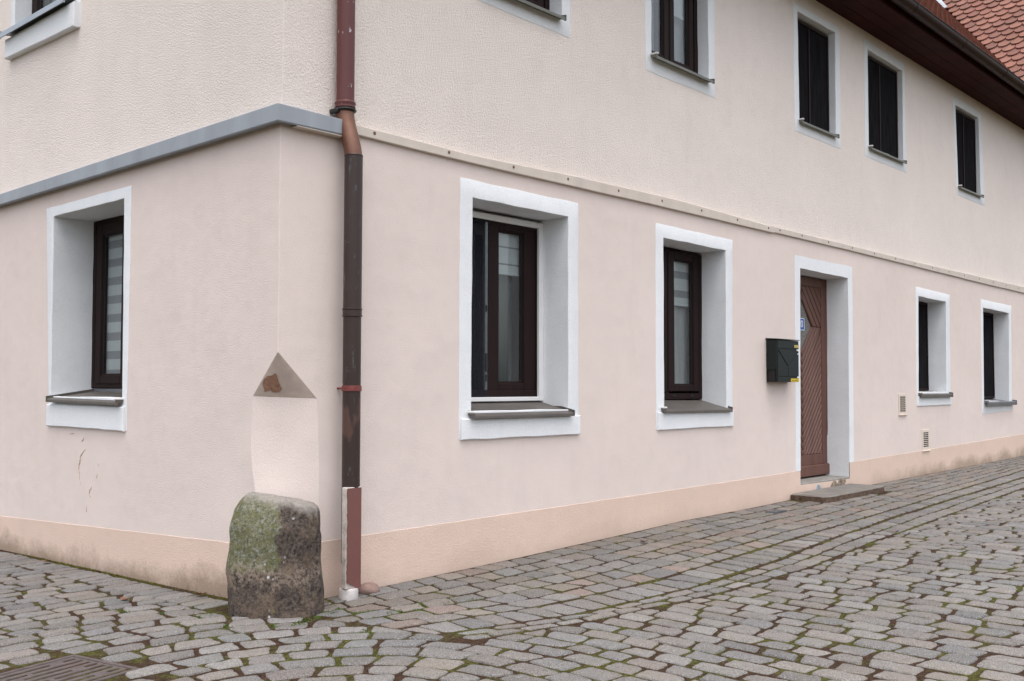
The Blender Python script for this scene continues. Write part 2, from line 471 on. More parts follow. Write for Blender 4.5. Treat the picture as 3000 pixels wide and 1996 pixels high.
G0 = Vector((-1.125, -.075)); ga = Vector((math.cos(R(192)), math.sin(R(192)))); gc = Vector((math.cos(R(282)), math.sin(R(282))))
GS = .445
def grate_uv(x, y):
    d = Vector((x, y)) - G0; return d.dot(ga), d.dot(gc)

SLAB = (5.90, 7.24, -.385)
def place(poly, flat, fam):
    cx = sum(p[0] for p in poly)/len(poly); cy = sum(p[1] for p in poly)/len(poly)
    if not in_view(cx, cy): return
    if len(poly) < 3 or abs(area2(poly)) < .0035: return
    u, v = grate_uv(cx, cy)
    m = .012
    if -m < u < GS+m and -m < v < GS+m: return
    if -.3 < u < GS+.3 and -.3 < v < GS+.3:       # trim stones that would run over the drain frame
        if u < 0: nrm, c = ga, G0.dot(ga)-m
        elif u > GS: nrm, c = -ga, -(G0.dot(ga)+GS+m)
        elif v < 0: nrm, c = gc, G0.dot(gc)-m
        else: nrm, c = -gc, -(G0.dot(gc)+GS+m)
        poly = clip(poly, nrm.x, nrm.y, c)
        if len(poly) < 3 or abs(area2(poly)) < .004: return
    if SLAB[0]-.01 < cx < SLAB[1]+.01 and cy > SLAB[2]+.0: return
    stones.append((poly, flat, fam))

# field courses: across the left street, bending round, across the right street
P = (-1.0, -1.75); CW = .140
def course_pt(D, s, rc):
    q = rc*math.pi/2
    if s < 0: return (P[0]+s, P[1]+D)
    if s < q:
        a = math.pi/2 - s/rc; return (P[0]+D*math.cos(a), P[1]+D*math.sin(a))
    return (P[0]+D, P[1]-(s-q))
def wob(k, s): return k*CW + .020*n3(s*1.1, k*.61, 1.7) + .012*n3(s*4.3, k*1.3, 5.2)
for k in range(4, 140):
    rc = (k+.5)*CW
    s = -3.2 + rng.uniform(0, .2); s1 = rc*math.pi/2 + 6.5
    sk0 = jit(.015)
    while s < s1:
        Ls = rng.choice([.165, .185, .20, .21, .225, .245]) * rng.uniform(.94, 1.06)
        sk1 = jit(.018); g = .0118
        gw = .0128 + (.004 if rng.random() < .2 else 0)
        cx, cy = course_pt(rc, s+Ls/2, rc)
        if in_view(cx, cy) and not (cx > -.02 and cy > -.02) and not (cx > .3 and cy > lx(L3, cx)+.1):
            poly = [course_pt(wob(k, s)+gw, s+g-sk0+jit(.006), rc), course_pt(wob(k, s+Ls)+gw, s+Ls-g-sk1+jit(.006), rc),
                    course_pt(wob(k+1, s+Ls)-gw, s+Ls-g+sk1+jit(.006), rc), course_pt(wob(k+1, s)-gw, s+g+sk0+jit(.006), rc)]
            ok = True
            if cy > .02 and cx < .1:                               # along the left wall: room for the wall course
                poly = clip(poly, 1, 0, -.262 - .012*n3(cy*3, 2))
            if cx > -.35 and cy > -1.75 and cy < .1:               # the pavement strip begins at the corner
                if cx > .10 or (cx > -.1 and cy > -.85):
                    e = .25
                    x0 = max(cx, .02); y0, y1 = lx(L3, x0-e), lx(L3, x0+e)
                    m_ = (y1-y0)/(2*e) if x0 > .3 else -.24
                    yl = lx(L3, x0)
                    if cx < .35: poly = clip(poly, 1, .25, .02 + .25*(-.4)) if cy > -1.15 else clip(poly, -m_, 1, yl - m_*x0 - .020)
                    else: poly = clip(poly, -m_, 1, yl - m_*x0 - .020)
            elif cx > .1 and cy > -2.2:
                e = .3; y0, y1 = lx(L3, cx-e), lx(L3, cx+e); m_ = (y1-y0)/(2*e)
                poly = clip(poly, -m_, 1, lx(L3, cx) - m_*cx - .020)
            if len(poly) >= 3 and not any(p[0] > -.02 and p[1] > -.02 for p in poly):
                place(poly, 0, 'field')
        s += Ls; sk0 = sk1

def strip_course(y_in, y_out, x0, x1, lo, hi, flat, fam, gap=.010, skew=.012):
    """course running along the right wall between two lines y_in(x) > y_out(x)"""
    x = x0 + rng.uniform(0, .05); sk0 = 0
    while x < x1:
        Ls = rng.uniform(lo, hi); sk1 = jit(skew)
        g = gap*.9
        poly = [(x+g+sk0, y_in(x)-gap+jit(.005)), (x+g-sk0, y_out(x)+gap+jit(.005)),
                (x+Ls-g-sk1, y_out(x+Ls)+gap+jit(.005)), (x+Ls-g+sk1, y_in(x+Ls)-gap+jit(.005))]
        if x < 1.0: poly = clip(poly, -1, -.25, -(.02 + .25*(-.4)) - .02)
        if len(poly) >= 3: place(poly, flat, fam)
        x += Ls; sk0 = sk1
NS = 6
def side_line(j):
    def f(x):
        t = j/NS; base = -.015 + (lx(L1, x)+.015)*t
        return base + (.022*n3(x*1.9, j*2.1, 9.0) if 0 < j < NS else 0)
    return f
for j in range(NS):
    strip_course(side_line(j), side_line(j+1), -.1, 16.4, .14, .25, .6 if j < 3 else .35, 'side', .0115, .026)
strip_course(lambda x: lx(L1, x)-.010, lambda x: lx(L2, x)+.010, -.1, 16.4, .125, .175, .1, 'gutter', .013, .02)
mid = lambda x: (lx(L2, x)+lx(L3, x))/2 + .008*n3(x*2, 4)
strip_course(lambda x: lx(L2, x)-.010, mid, -.2, 16.4, .17, .24, .1, 'gutter', .012)
strip_course(mid, lambda x: lx(L3, x)+.006, -.3, 16.4, .17, .24, .1, 'gutter', .012)
# wall course on the left
y = .30
while y < 5.4:
    w = rng.uniform(.105, .15)
    o = .01*n3(y*4, 7)
    place([(-.255+o, y+.008+jit(.005)), (-.055+jit(.012), y+.008+jit(.005)), (-.055+jit(.012), y+w-.008+jit(.005)), (-.255+o, y+w-.008+jit(.005))], .6, 'left')
    y += w

TONES = [(.178, .182, .190), (.205, .203, .203), (.222, .208, .196), (.232, .212, .195), (.19, .176, .168), (.235, .205, .186), (.255, .245, .236), (.158, .160, .166), (.23, .225, .22)]
SIDET = [(.215, .195, .175), (.19, .185, .18), (.235, .20, .172), (.20, .165, .14), (.25, .175, .145), (.215, .18, .14), (.20, .197, .19), (.25, .215, .185)]
cv, cf, ct = [], [], []
def chaikin(p, r):
    out = []
    for i in range(len(p)):
        a, b = p[i], p[(i+1) % len(p)]
        out.append((a[0]+(b[0]-a[0])*r, a[1]+(b[1]-a[1])*r)); out.append((a[0]+(b[0]-a[0])*(1-r), a[1]+(b[1]-a[1])*(1-r)))
    return out
RINGS = [(0.985, -.060), (1.0, -.020), (.990, -.0105), (.955, -.0038), (.87, -.0004), (.56, .0010), (.24, .0014)]
for poly, flat, fam in stones:
    if area2(poly) < 0: poly = poly[::-1]
    # split long sides so that they can bow, then round the corners
    q = []
    n = len(poly); cx = sum(p[0] for p in poly)/n; cy = sum(p[1] for p in poly)/n
    bow = rng.uniform(-.001, .005)
    for i in range(n):
        a, b = poly[i], poly[(i+1) % n]; q.append(a)
        L_ = math.hypot(b[0]-a[0], b[1]-a[1])
        if L_ > .09:
            mx, my = (a[0]+b[0])/2, (a[1]+b[1])/2; d = math.hypot(mx-cx, my-cy) or 1
            bb = bow + jit(.004)
            q.append((mx+(mx-cx)/d*bb, my+(my-cy)/d*bb))
    q = chaikin(q, .09 if fam != 'field' else .11); q = chaikin(q, .25)
    seed = rng.uniform(0, 90)
    q = [(x + .0045*n3(x*38, y*38, seed), y + .0045*n3(x*38, y*38, seed+7)) for x, y in q]
    m = len(q); base = len(cv)
    h = jit(.003)*(1-flat*.6) + (.001 if flat else .002); tx, ty = jit(.026)*(1-flat*.5), jit(.026)*(1-flat*.5)
    dome = 1.0*(1-flat*.75)
    if fam == 'side' and rng.random() < .75: tone = rng.choice(SIDET)
    else: tone = rng.choice(TONES)
    tone = tuple(a*.7+b*.3 for a, b in zip(tone, (.236, .207, .180))); k = .79*rng.uniform(.78, 1.17); tone = tuple(c*k*rng.uniform(.985, 1.015) for c in tone)
    if flat > .6: h -= .002
    for rs, rz in RINGS:
        for x, y in q:
            X, Y = cx+(x-cx)*rs, cy+(y-cy)*rs
            bumpz = .0035*n3(X*22, Y*22, seed) + .002*n3(X*60, Y*60, seed)
            z = zg(X, Y) + h + tx*(X-cx) + ty*(Y-cy) + (rz*dome if rz > -.02 else rz) + (bumpz if rz > -.01 else bumpz*.3)
            cv.append((X, Y, z)); ct.append(tone)
    cv.append((cx, cy, zg(cx, cy) + h + .0014*dome + .003*n3(cx*22, cy*22, seed))); ct.append(tone)
    for r_ in range(len(RINGS)-1):
        for i in range(m):
            cf.append((base+r_*m+i, base+r_*m+(i+1) % m, base+(r_+1)*m+(i+1) % m, base+(r_+1)*m+i))
    t0 = base+(len(RINGS)-1)*m
    for i in range(m): cf.append((t0+i, t0+(i+1) % m, base+len(RINGS)*m))
me = bpy.data.meshes.new('cobblestone_paving'); me.from_pydata(cv, [], cf)
at = me.attributes.new('tone', 'FLOAT_COLOR', 'POINT')
at.data.foreach_set('color', np.hstack([np.array(ct, dtype=np.float32), np.ones((len(ct), 1), np.float32)]).ravel())
me.polygons.foreach_set('use_smooth', [True]*len(me.polygons))
me.materials.append(M['cobble'])
pv = bpy.data.objects.new('cobblestone_paving', me); COL.objects.link(pv)
tag(pv, 'grey cobblestone paving in curved courses in front of the house', 'paving', kind='structure')
print('stones', len(stones), 'verts', len(cv))

# ------------------------------------------------------------------ the house
house = empty('house', (0, 0, -1.2))
tag(house, 'pink and cream plastered corner house with white framed windows and brown door', 'house')

def fill_panel(mb, outer, holes, m, d):
    bm = bmesh.new(); es = []
    for loop in [outer] + holes:
        vs = [bm.verts.new((u, z, 0)) for u, z in loop]
        for i in range(len(vs)): es.append(bm.edges.new((vs[i], vs[(i+1) % len(vs)])))
    bmesh.ops.triangle_fill(bm, use_beauty=True, use_dissolve=False, edges=es)
    bm.verts.ensure_lookup_table(); bm.verts.index_update()
    mb.add([m(v.co.x, d, v.co.y) for v in bm.verts], [[v.index for v in f.verts] for f in bm.faces])
    bm.free()

UP = .03       # the upper storey stands back by this much
# openings: (outer surround TL,TR,BR,BL), (inner TL,TR,BR,BL) as (along wall, height)
OP = {
 'W1': ([(1.391,1.358),(2.623,1.355),(2.622,-.350),(1.389,-.346)], [(1.508,1.242),(2.504,1.239),(2.504,-.17),(1.500,-.165)]),
 'W2': ([(3.630,1.331),(4.855,1.322),(4.826,-.355),(3.628,-.352)], [(3.744,1.220),(4.732,1.213),(4.724,-.19),(3.742,-.19)]),
 'W4': ([(9.212,1.222),(10.385,1.200),(10.352,-.232),(9.192,-.234)], [(9.297,1.107),(10.246,1.097),(10.208,-.07),(9.255,-.061)]),
 'W5': ([(11.61,1.222),(12.975,1.210),(12.92,-.345),(11.58,-.385)], [(11.70,1.106),(12.86,1.094),(12.80,-.22),(11.665,-.19)]),
}
DO = ([(6.053,1.304),(7.392,1.299),(7.374,-.814),(7.262,-.814)], None)
OU = {
 'U1': ([(1.46,3.91),(2.562,3.91),(2.566,2.588),(1.47,2.597)], [(1.57,3.81),(2.46,3.81),(2.468,2.72),(1.575,2.72)]),
 'U2': ([(3.525,3.90),(4.616,3.90),(4.624,2.577),(3.542,2.579)], [(3.625,3.81),(4.508,3.81),(4.516,2.72),(3.629,2.73)]),
 'U3': ([(6.139,3.889),(7.218,3.902),(7.217,2.569),(6.149,2.568)], [(6.235,3.815),(7.111,3.825),(7.094,2.705),(6.250,2.697)]),
 'U4': ([(7.857,3.955),(9.037,3.944),(9.066,2.600),(7.857,2.604)], [(7.957,3.852),(8.978,3.843),(8.967,2.737),(7.953,2.734)]),
 'U5': ([(10.705,3.913),(11.857,3.900),(11.964,2.578),(10.82,2.581)], [(10.817,3.804),(11.756,3.812),(11.790,2.697),(10.875,2.720)]),
}
OL = {'LW': ([(1.680,1.322),(2.987,1.320),(2.87,-.293),(1.69,-.299)], [(1.776,1.248),(2.857,1.245),(2.845,-.08),(1.752,-.085)])}
OLU = {'LU': ([(2.545,3.90),(3.84,3.90),(3.803,2.635),(2.549,2.609)], [(2.65,3.80),(3.74,3.80),(3.74,2.80),(2.65,2.80)])}

def hole(inner, g=.035): return inset_poly(inner, -g)

# lower walls (with the cut-back corner over the guard stone)
lw = MB()
B = (.235, -.06); BL1 = (.247, -.40); BL2 = (.165, -.58)
Cc = (.265, -.073); C2 = (.284, -.404)
za = .150; rb = .005
doorhole = [(6.13,-1.4),(6.13,1.21),(7.32,1.21),(7.30,-1.4)]
r_outer = [(rb,1.49),(rb,za+.03),(Cc),(C2),(.285,-1.5),(6.13,-1.5),(6.13,1.215),(7.32,1.21),(7.30,-1.5),(16,-1.5),(16,1.49)]
fill_panel(lw, r_outer, [hole(v[1]) for v in OP.values()], right, 0)
l_outer = [(rb,1.47),(rb,za+.03)] + [(.235,-.06),(.243,-.20),(.246,-.34),(.240,-.41),(.228,-.48),(.212,-.54),(.195,-.60)] + [(.165,-1.6),(8,-1.6),(8,1.43)]
fill_panel(lw, l_outer, [hole(OL['LW'][1])], left, 0)
NA = 5
arc = [(rb*(1-math.cos(a)), rb*(1-math.sin(a))) for a in [math.pi/2*i/NA for i in range(NA+1)]]   # from (0,rb) to (rb,0)
lw.add([(x, y, z) for z in (1.48, za+.03) for x, y in arc], [(i, i+1, NA+1+i+1, NA+1+i) for i in range(NA)])
# soffit triangle of the stopped chamfer, then the chamfer face with softly rounded arrises
LB = [(.235, -.06), (.243, -.20), (.246, -.34), (.240, -.41), (.228, -.48), (.212, -.54), (.195, -.60), (.165, -1.5)]
rows = [((0, y_, z_), (float(np.interp(-z_, [.073, .23, .40, .6], [.265, .275, .284, .285])), 0, z_ if z_ < -.07 else Cc[1])) for y_, z_ in LB]
NC = 14
def soft(a, b, t, k=.40):
    a, b = Vector(a), Vector(b); m_ = (a+b)/2; K = Vector((m_.x*(1-k), m_.y*(1-k), m_.z))
    p = a*(1-t)**2 + K*2*t*(1-t) + b*t*t
    return (p.x, p.y, p.z)
cm = [soft(a, b, i/NC) for a, b in rows for i in range(NC+1)]
lw.add(cm, [(j*(NC+1)+i, j*(NC+1)+i+1, (j+1)*(NC+1)+i+1, (j+1)*(NC+1)+i) for j in range(len(rows)-1) for i in range(NC)])
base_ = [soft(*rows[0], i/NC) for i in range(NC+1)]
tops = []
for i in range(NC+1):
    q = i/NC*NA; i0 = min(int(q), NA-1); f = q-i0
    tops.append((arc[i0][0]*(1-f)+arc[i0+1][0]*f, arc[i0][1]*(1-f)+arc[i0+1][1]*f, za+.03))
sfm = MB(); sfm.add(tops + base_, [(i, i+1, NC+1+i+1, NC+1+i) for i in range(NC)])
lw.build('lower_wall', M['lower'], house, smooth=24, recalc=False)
sfm.build('chamfer_soffit', M['soffit_brown'], house, smooth=60, recalc=False)

# upper walls
uw = MB()
fill_panel(uw, [(UP+rb,1.45),(UP+rb,4.30),(16,4.30),(16,1.45)], [hole(v[1]) for v in OU.values()], right, UP)
fill_panel(uw, [(UP+rb,1.45),(8,1.45),(8,4.3),(4.0,9.25),(UP+rb,4.5)], [hole(OLU['LU'][1])], left, UP)
uw.add([(UP+x, UP+y, z) for z in (4.4, 1.45) for x, y in arc], [(i, i+1, NA+1+i+1, NA+1+i) for i in range(NA)])
uw.build('upper_wall', M['upper'], house, recalc=False)
bw = MB()
bw.add([(0, 8, -1.5), (16, 8, -1.5), (16, 8, 4.3), (0, 8, 4.3), (16, 0, -1.5), (16, 0, 4.3), (16, 4, 9.3)], [(0, 1, 2, 3), (4, 1, 2, 6, 5)])
bw.build('rear_wall', M['upper'], house)

# painted plinth band
pb = MB()
def plz(x): return float(np.interp(x, [0, .6, 4.01, 6.04, 7.28, 13.5, 16], [-.882, -.876, -.853, -.835, -.812, -.719, -.69]))
def band_r(x0, x1):
    n = max(2, int((x1-x0)/.12)); xs = [x0+(x1-x0)*i/n for i in range(n+1)]
    vs = [(x, -.003, -1.5) for x in xs] + [(x, -.003, plz(x)+.003*n3(x*7, 1)) for x in xs] + [(x, .001, plz(x)+.003*n3(x*7, 1)+.001) for x in xs]
    pb.add(vs, [(k*(n+1)+i, k*(n+1)+i+1, (k+1)*(n+1)+i+1, (k+1)*(n+1)+i) for k in (0, 1) for i in range(n)])
band_r(.288, 6.128); band_r(7.262, 16)
n = 60; ys = [.165 + 7.835*i/n for i in range(n+1)]
def plzl(y): return float(np.interp(y, [0, .44, 3.72, 8], [-.88, -.897, -1.03, -1.2]))
pb.add([(-.003, y, -1.6) for y in ys] + [(-.003, y, plzl(y)+.004*n3(y*6, 3)) for y in ys] + [(.001, y, plzl(y)+.004*n3(y*6, 3)+.001) for y in ys],
       [(k*(n+1)+i, k*(n+1)+i+1, (k+1)*(n+1)+i+1, (k+1)*(n+1)+i) for k in (0, 1) for i in range(n)])
# band across the cut-back corner
for i in range(NC):
    q = []
    for t in (i/NC, (i+1)/NC):
        p = soft((0, .165, 0), (.285, 0, 0), t); q.append((p[0]-.002, p[1]-.002))
    pb.add([(*q[0], -1.5), (*q[1], -1.5), (*q[1], -.88), (*q[0], -.885)], [(0, 1, 2, 3)])
# front of the raised threshold
pb.add([(6.128, -.003, -1.5), (7.262, -.003, -1.5), (7.262, -.003, -.985), (6.128, -.003, -.972)], [(0, 1, 2, 3)])
pb.build('plinth', M['plinth'], house, recalc=False)

# zinc ledge on the left side and round the corner
zb = MB()
def zl(s):   # s<0: distance along the left wall, s>0 along the right wall -> top,bottom
    if s <= 0: return float(np.interp(-s, [0, 3.85, 8], [1.536, 1.516, 1.49])), float(np.interp(-s, [0, 3.85, 8], [1.440, 1.431, 1.407]))
    return 1.536-.012*s, 1.440+.012*s
secs = []
for s in [-8, -6, -4, -3, -2, -1, 0, .40]:
    t_, b_ = zl(s)
    prof = [(.045, t_+.035), (-.058, t_), (-.060, t_-.004), (-.060, b_+.004), (-.056, b_-.004), (-.046, b_), (.01, b_+.004)]
    if s < 0: secs.append([(d, -s, z) for d, z in prof])
    elif s == 0: secs.append([(d, d, z) for d, z in prof])
    else: secs.append([(s, d, z) for d, z in prof])
for a, b in zip(secs[:-1], secs[1:]):
    k = len(prof); zb.add(a+b, [(i, i+1, k+i+1, k+i) for i in range(k-1)])
k = len(prof); zb.add(secs[-1], [tuple(range(k))])
zb.build('zinc_ledge', M['zinc'], house, smooth=20)
# cream lip below the zinc on the return
lipb = MB(); lipb.box(.07, .40, -.056, 0, 1.4325, 1.4400, None, .002); lipb.build('ledge_trim', M['board'], house)

# cream cover boards along the right wall
bt = ([.42, 1.42, 2.53, 4.04, 5.60], [1.535, 1.517, 1.545, 1.557, 1.522]); bb_ = ([.42, 1.42, 2.53, 4.04, 5.60], [1.473, 1.464, 1.466, 1.469, 1.467])
bt2 = ([5.60, 6.62, 9.09, 11.92, 13.65, 16], [1.531, 1.529, 1.520, 1.530, 1.533, 1.53]); bb2 = ([5.60, 6.62, 9.09, 11.92, 13.65, 16], [1.476, 1.473, 1.463, 1.443, 1.443, 1.44])
screws = [.648, 1.266, 1.883, 2.475, 3.095, 3.693, 4.298, 4.904, 5.483, 5.719, 6.18, 6.775, 7.36, 7.949, 8.554, 9.151, 9.735, 10.311, 10.9, 11.5, 12.1, 12.7, 13.3]
for (T, Bt, x0, x1, pr) in ((bt, bb_, .42, 5.595, .026), (bt2, bb2, 5.60, 16, .022)):
    mb = MB(); n = int((x1-x0)/.15); secs = []
    for i in range(n+1):
        x = x0+(x1-x0)*i/n
        # follow the sag of the old boards with a smooth curve
        tz = float(np.interp(x, *T)) + .003*n3(x*1.3, 2); bz = float(np.interp(x, *Bt)) + .003*n3(x*1.3, 5)
        secs.append([(x, UP+.005, tz+.012), (x, -pr+.004, tz), (x, -pr, tz-.005), (x, -pr, bz+.004), (x, -pr+.004, bz), (x, .004, bz)])
    for a, b in zip(secs[:-1], secs[1:]): mb.add(a+b, [(i, i+1, 6+i+1, 6+i) for i in range(5)])
    mb.add(secs[0], [tuple(range(6))]); mb.add(secs[-1], [tuple(range(6))])
    bo = mb.build('ledge_board', M['board'], house, smooth=20)
    for sx in screws:
        if x0 < sx < x1:
            zc = (float(np.interp(sx, *T))+float(np.interp(sx, *Bt)))/2 + .006
            c = MB(); N = 10; rr = .011
            c.v = [(sx+rr*math.cos(2*math.pi*i/N), -pr-.001, zc+rr*math.sin(2*math.pi*i/N)) for i in range(N)] + \
                  [(sx+rr*.6*math.cos(2*math.pi*i/N), -pr-.004, zc+rr*.6*math.sin(2*math.pi*i/N)) for i in range(N)]
            c.f = [(i, (i+1) % N, N+(i+1) % N, N+i) for i in range(N)] + [tuple(range(N, 2*N))]
            c.build('screw_head', M['screw'], bo)

# ---------------------------------------------------------------- windows
def densify(q, n, amp, seed):
    out = []
    for i in range(len(q)):
        a, b = Vector(q[i]), Vector(q[(i+1) % len(q)])
        nr = Vector((-(b-a).y, (b-a).x)).normalized()
        for k in range(n):
            t = k/n; p = a.lerp(b, t)
            if 0 < k: p += nr*amp*n3(p.x*5+seed, p.y*5, i*3.3)
            out.append(tuple(p))
    return out

def surround(outer, inner, d0, depth, m, parent, proud=.004, seed=0, name='surround', mat='white'):
    n = 16
    O = densify(outer, n, .0055, seed); I = densify(inner, n, .006, seed+9)
    I2 = densify(inset_poly(inner, -.003), n, .006, seed+9)
    O2 = densify(inset_poly(outer, .004), n, .0055, seed)
    N = len(O)
    rings = [[m(u, d0+.002, z) for u, z in O], [m(u, d0-proud+.002, z) for u, z in O], [m(u, d0-proud, z) for u, z in O2], [m(u, d0-proud, z) for u, z in I2],
             [m(u, d0-proud+.004, z) for u, z in I], [m(u, d0+depth+.03, z) for u, z in I]]
    mb = MB()
    for r_ in rings: mb.v += r_
    mb.f = [(k*N+i, k*N+(i+1) % N, (k+1)*N+(i+1) % N, (k+1)*N+i) for k in range(5) for i in range(N)]
    return mb.build(name, M[mat], parent, smooth=35)

def frame_ring(mb, u0, u1, z0, z1, w, d0, d1, m, bev=.006, wt=None, wb=None):
    wt = wt or w; wb = wb or w
    mb.box(u0, u0+w, d0, d1, z0, z1, m, bev); mb.box(u1-w, u1, d0, d1, z0, z1, m, bev)
    mb.box(u0+w, u1-w, d0+.001, d1, z0, z0+wb, m, bev); mb.box(u0+w, u1-w, d0+.001, d1, z1-wt, z1, m, bev)

def sash(parent, u0, u1, z0, z1, d, m, gl, gr, gb_, gt, room=None):
    """a leaf whose glass spans gl..gr, gb..gt"""
    mb = MB()
    mb.box(u0, gl, d, d+.06, z0, z1, m, .007); mb.box(gr, u1, d, d+.06, z0, z1, m, .007)
    mb.box(gl, gr, d+.001, d+.06, z0, gb_, m, .007); mb.box(gl, gr, d+.001, d+.06, gt, z1, m, .007)
    # glazing bead
    frame_ring(mb, gl-.002, gr+.002, gb_-.002, gt+.002, .012, d+.012, d+.04, m, .004)
    s = mb.build('sash', M['brown_pvc'], parent)
    se = MB(); frame_ring(se, gl+.009, gr-.009, gb_+.009, gt-.009, .004, d+.020, d+.03, m, 0); se.build('seal', M['seal'], parent)
    p = MB(); p.box(gl, gr, d+.026, d+.032, gb_, gt, m); p.build('pane', M['glass'], parent)
    return s

def blind_zebra(parent, u0, u1, z0, z1, d, m, pitch, phase=0.0, duty=.5):
    a, b = MB(), MB(); z = z1 + phase
    while z > z0:
        t, l = min(z, z1), max(z-pitch*duty, z0)
        if t > l: a.box(u0, u1, d, d+.004, l, t, m)
        t, l = min(z-pitch*duty, z1), max(z-pitch, z0)
        if t > l: b.box(u0, u1, d+.001, d+.004, l, t, m)
        z -= pitch
    a.box(u0, u1, d-.006, d+.010, z0-.022, z0, m, .004)
    o = a.build('blind', M['blind'], parent)
    if b.v: b.build('blind_band', M['blind_dark'], parent)

def curtain(parent, u0, u1, z0, z1, d, m, mat, fold=.055, amp=.02, name='curtain'):
    n = int((u1-u0)/.01); mb = MB()
    for i in range(n+1):
        u = u0+(u1-u0)*i/n; dd = d + amp*math.sin(u*2*math.pi/fold + 1.5*n3(u*6, z0)) + .01*n3(u*9, 4)
        mb.v += [m(u, dd, z0), m(u, dd*1.0 + .006*n3(u*4, 8), z1)]
    mb.f = [(2*i, 2*i+2, 2*i+3, 2*i+1) for i in range(n)]
    mb.build(name, M[mat], parent, smooth=80)

def sill(parent, u0, u1, zf, zb_, df, db, m, mat, cap=True, lip=.024, tilt=0.0, capm='endcap'):
    """metal window board from the frame (db,zb) to a dripping nose (df,zf)"""
    mb = MB()
    prof = [(db, zb_), (df+.012, zf+.002), (df+.002, zf-.002), (df, zf-.008), (df, zf-lip), (df+.004, zf-lip-.003), (df+.008, zf-lip), (df+.006, zf-.010), (db, zb_-.006)]
    k = len(prof)
    vs = [m(u, d, z + tilt*(u-u0)) for u in (u0, u1) for d, z in prof]
    mb.add(vs, [tuple(range(k)), tuple(range(k, 2*k))] + [(i, (i+1) % k, k+(i+1) % k, k+i) for i in range(k)])
    # side upstands
    for u in (u0, u1):
        z_ = tilt*(u-u0)
        pl = [(db, zb_+.018+z_), (df-.004, zf+.016+z_), (df-.004, zf-lip-.002+z_), (df+.014, zf-lip-.002+z_), (df+.014, zf-.012+z_), (db, zb_-.01+z_)]
        e = .0035
        vs = [m(u+s_*e, d, z) for s_ in (-1, 1) for d, z in pl]; k2 = len(pl)
        mb.add(vs, [tuple(range(k2)), tuple(range(k2, 2*k2))] + [(i, (i+1) % k2, k2+(i+1) % k2, k2+i) for i in range(k2)])
    so = mb.build('sill', M[mat], parent)
    if cap:
        c = MB(); c.box(u0-.012, u0+.016, df-.008, df+.055, zf+.012, zf+.026, m, .004); c.build('end_cap', M[capm], parent)
    return so

def pleated(parent, u0, u1, z0, z1, d, m, pitch=.028):
    mb = MB(); n = int((u1-u0)/pitch)*2
    for i in range(n+1):
        u = u0+(u1-u0)*i/n; dd = d + (.010 if i % 2 else 0)
        mb.v += [m(u, dd, z0), m(u, dd, z1)]
    mb.f = [(2*i, 2*i+2, 2*i+3, 2*i+1) for i in range(n)]
    p = mb.build('insect_screen', M['pleat'], parent)
    f = MB(); frame_ring(f, u0-.03, u1+.03, z0-.02, z1+.03, .028, d-.012, d+.012, m, .003)
    uc = (u0+u1)/2 - .03; f.box(uc-.012, uc+.012, d-.010, d+.012, z0, z1, m, .003)
    f.build('screen_frame', M['brown_pvc'], parent)

def apron(parent, outer, z_top, m, d0=0.0, proud=.022, seed=0):
    (a, b, c, d) = outer
    q = [(d[0]+.012, z_top), (c[0]+.004, z_top), (c[0]+.004, c[1]-.004), (d[0]+.012, d[1]-.004)]
    n = 14; O = densify(q, n, .006, seed+4); I = densify(inset_poly(q, .006), n, .006, seed+4); N = len(O)
    mb = MB(); mb.v = [m(u, d0, z) for u, z in O] + [m(u, d0-proud+.006, z) for u, z in O] + [m(u, d0-proud, z) for u, z in I]
    mb.f = [(k*N+i, k*N+(i+1) % N, (k+1)*N+(i+1) % N, (k+1)*N+i) for k in (0, 1) for i in range(N)] + [tuple(range(2*N, 3*N))]
    mb.build('apron', M['white'], parent, smooth=40)

def window(key, outer, inner, d0, depth, m, sashes, ztop, zbot, wsill, seed, wlabel):
    """outer brown frame is the window part; everything else hangs under it"""
    u0, u1 = min(p[0] for p in inner)-.01, max(p[0] for p in inner)+.01
    d = d0+depth
    mb = MB(); frame_ring(mb, u0, u1, zbot, ztop, .055, d, d+.07, m, .006)
    for i in range(len(sashes)-1):
        uc = (sashes[i][1]+sashes[i+1][0])/2
        mb.box(uc-.025, uc+.025, d+.004, d+.07, zbot, ztop, m, .005)
    w = mb.build('window', M['brown_pvc'], house)
    if wlabel: w['label'] = wlabel
    surround(outer, inner, d0, depth, m, w, seed=seed)
    return w, u0, u1, d

# --- W1: open left leaf, white insect-screen frame
w, u0, u1, d = window('W1', *OP['W1'], 0, .262, right, [], 1.20, -.085, None, 1, 'window with one leaf standing open behind a white framed insect screen')
sc = MB(); frame_ring(sc, 1.53, 2.506, -.110, 1.215, .047, .236, .262, right, .004, wt=.043, wb=.031); sc.build('screen_frame', M['alu'], w)
ms = MB(); ms.box(1.575, 1.93, .2500, .2515, -.08, 1.172, right); ms.build('insect_screen', M['screen'], w)
sash(w, 1.945, 2.458, -.034, 1.172, .268, right, 2.057, 2.326, .022, 1.117)
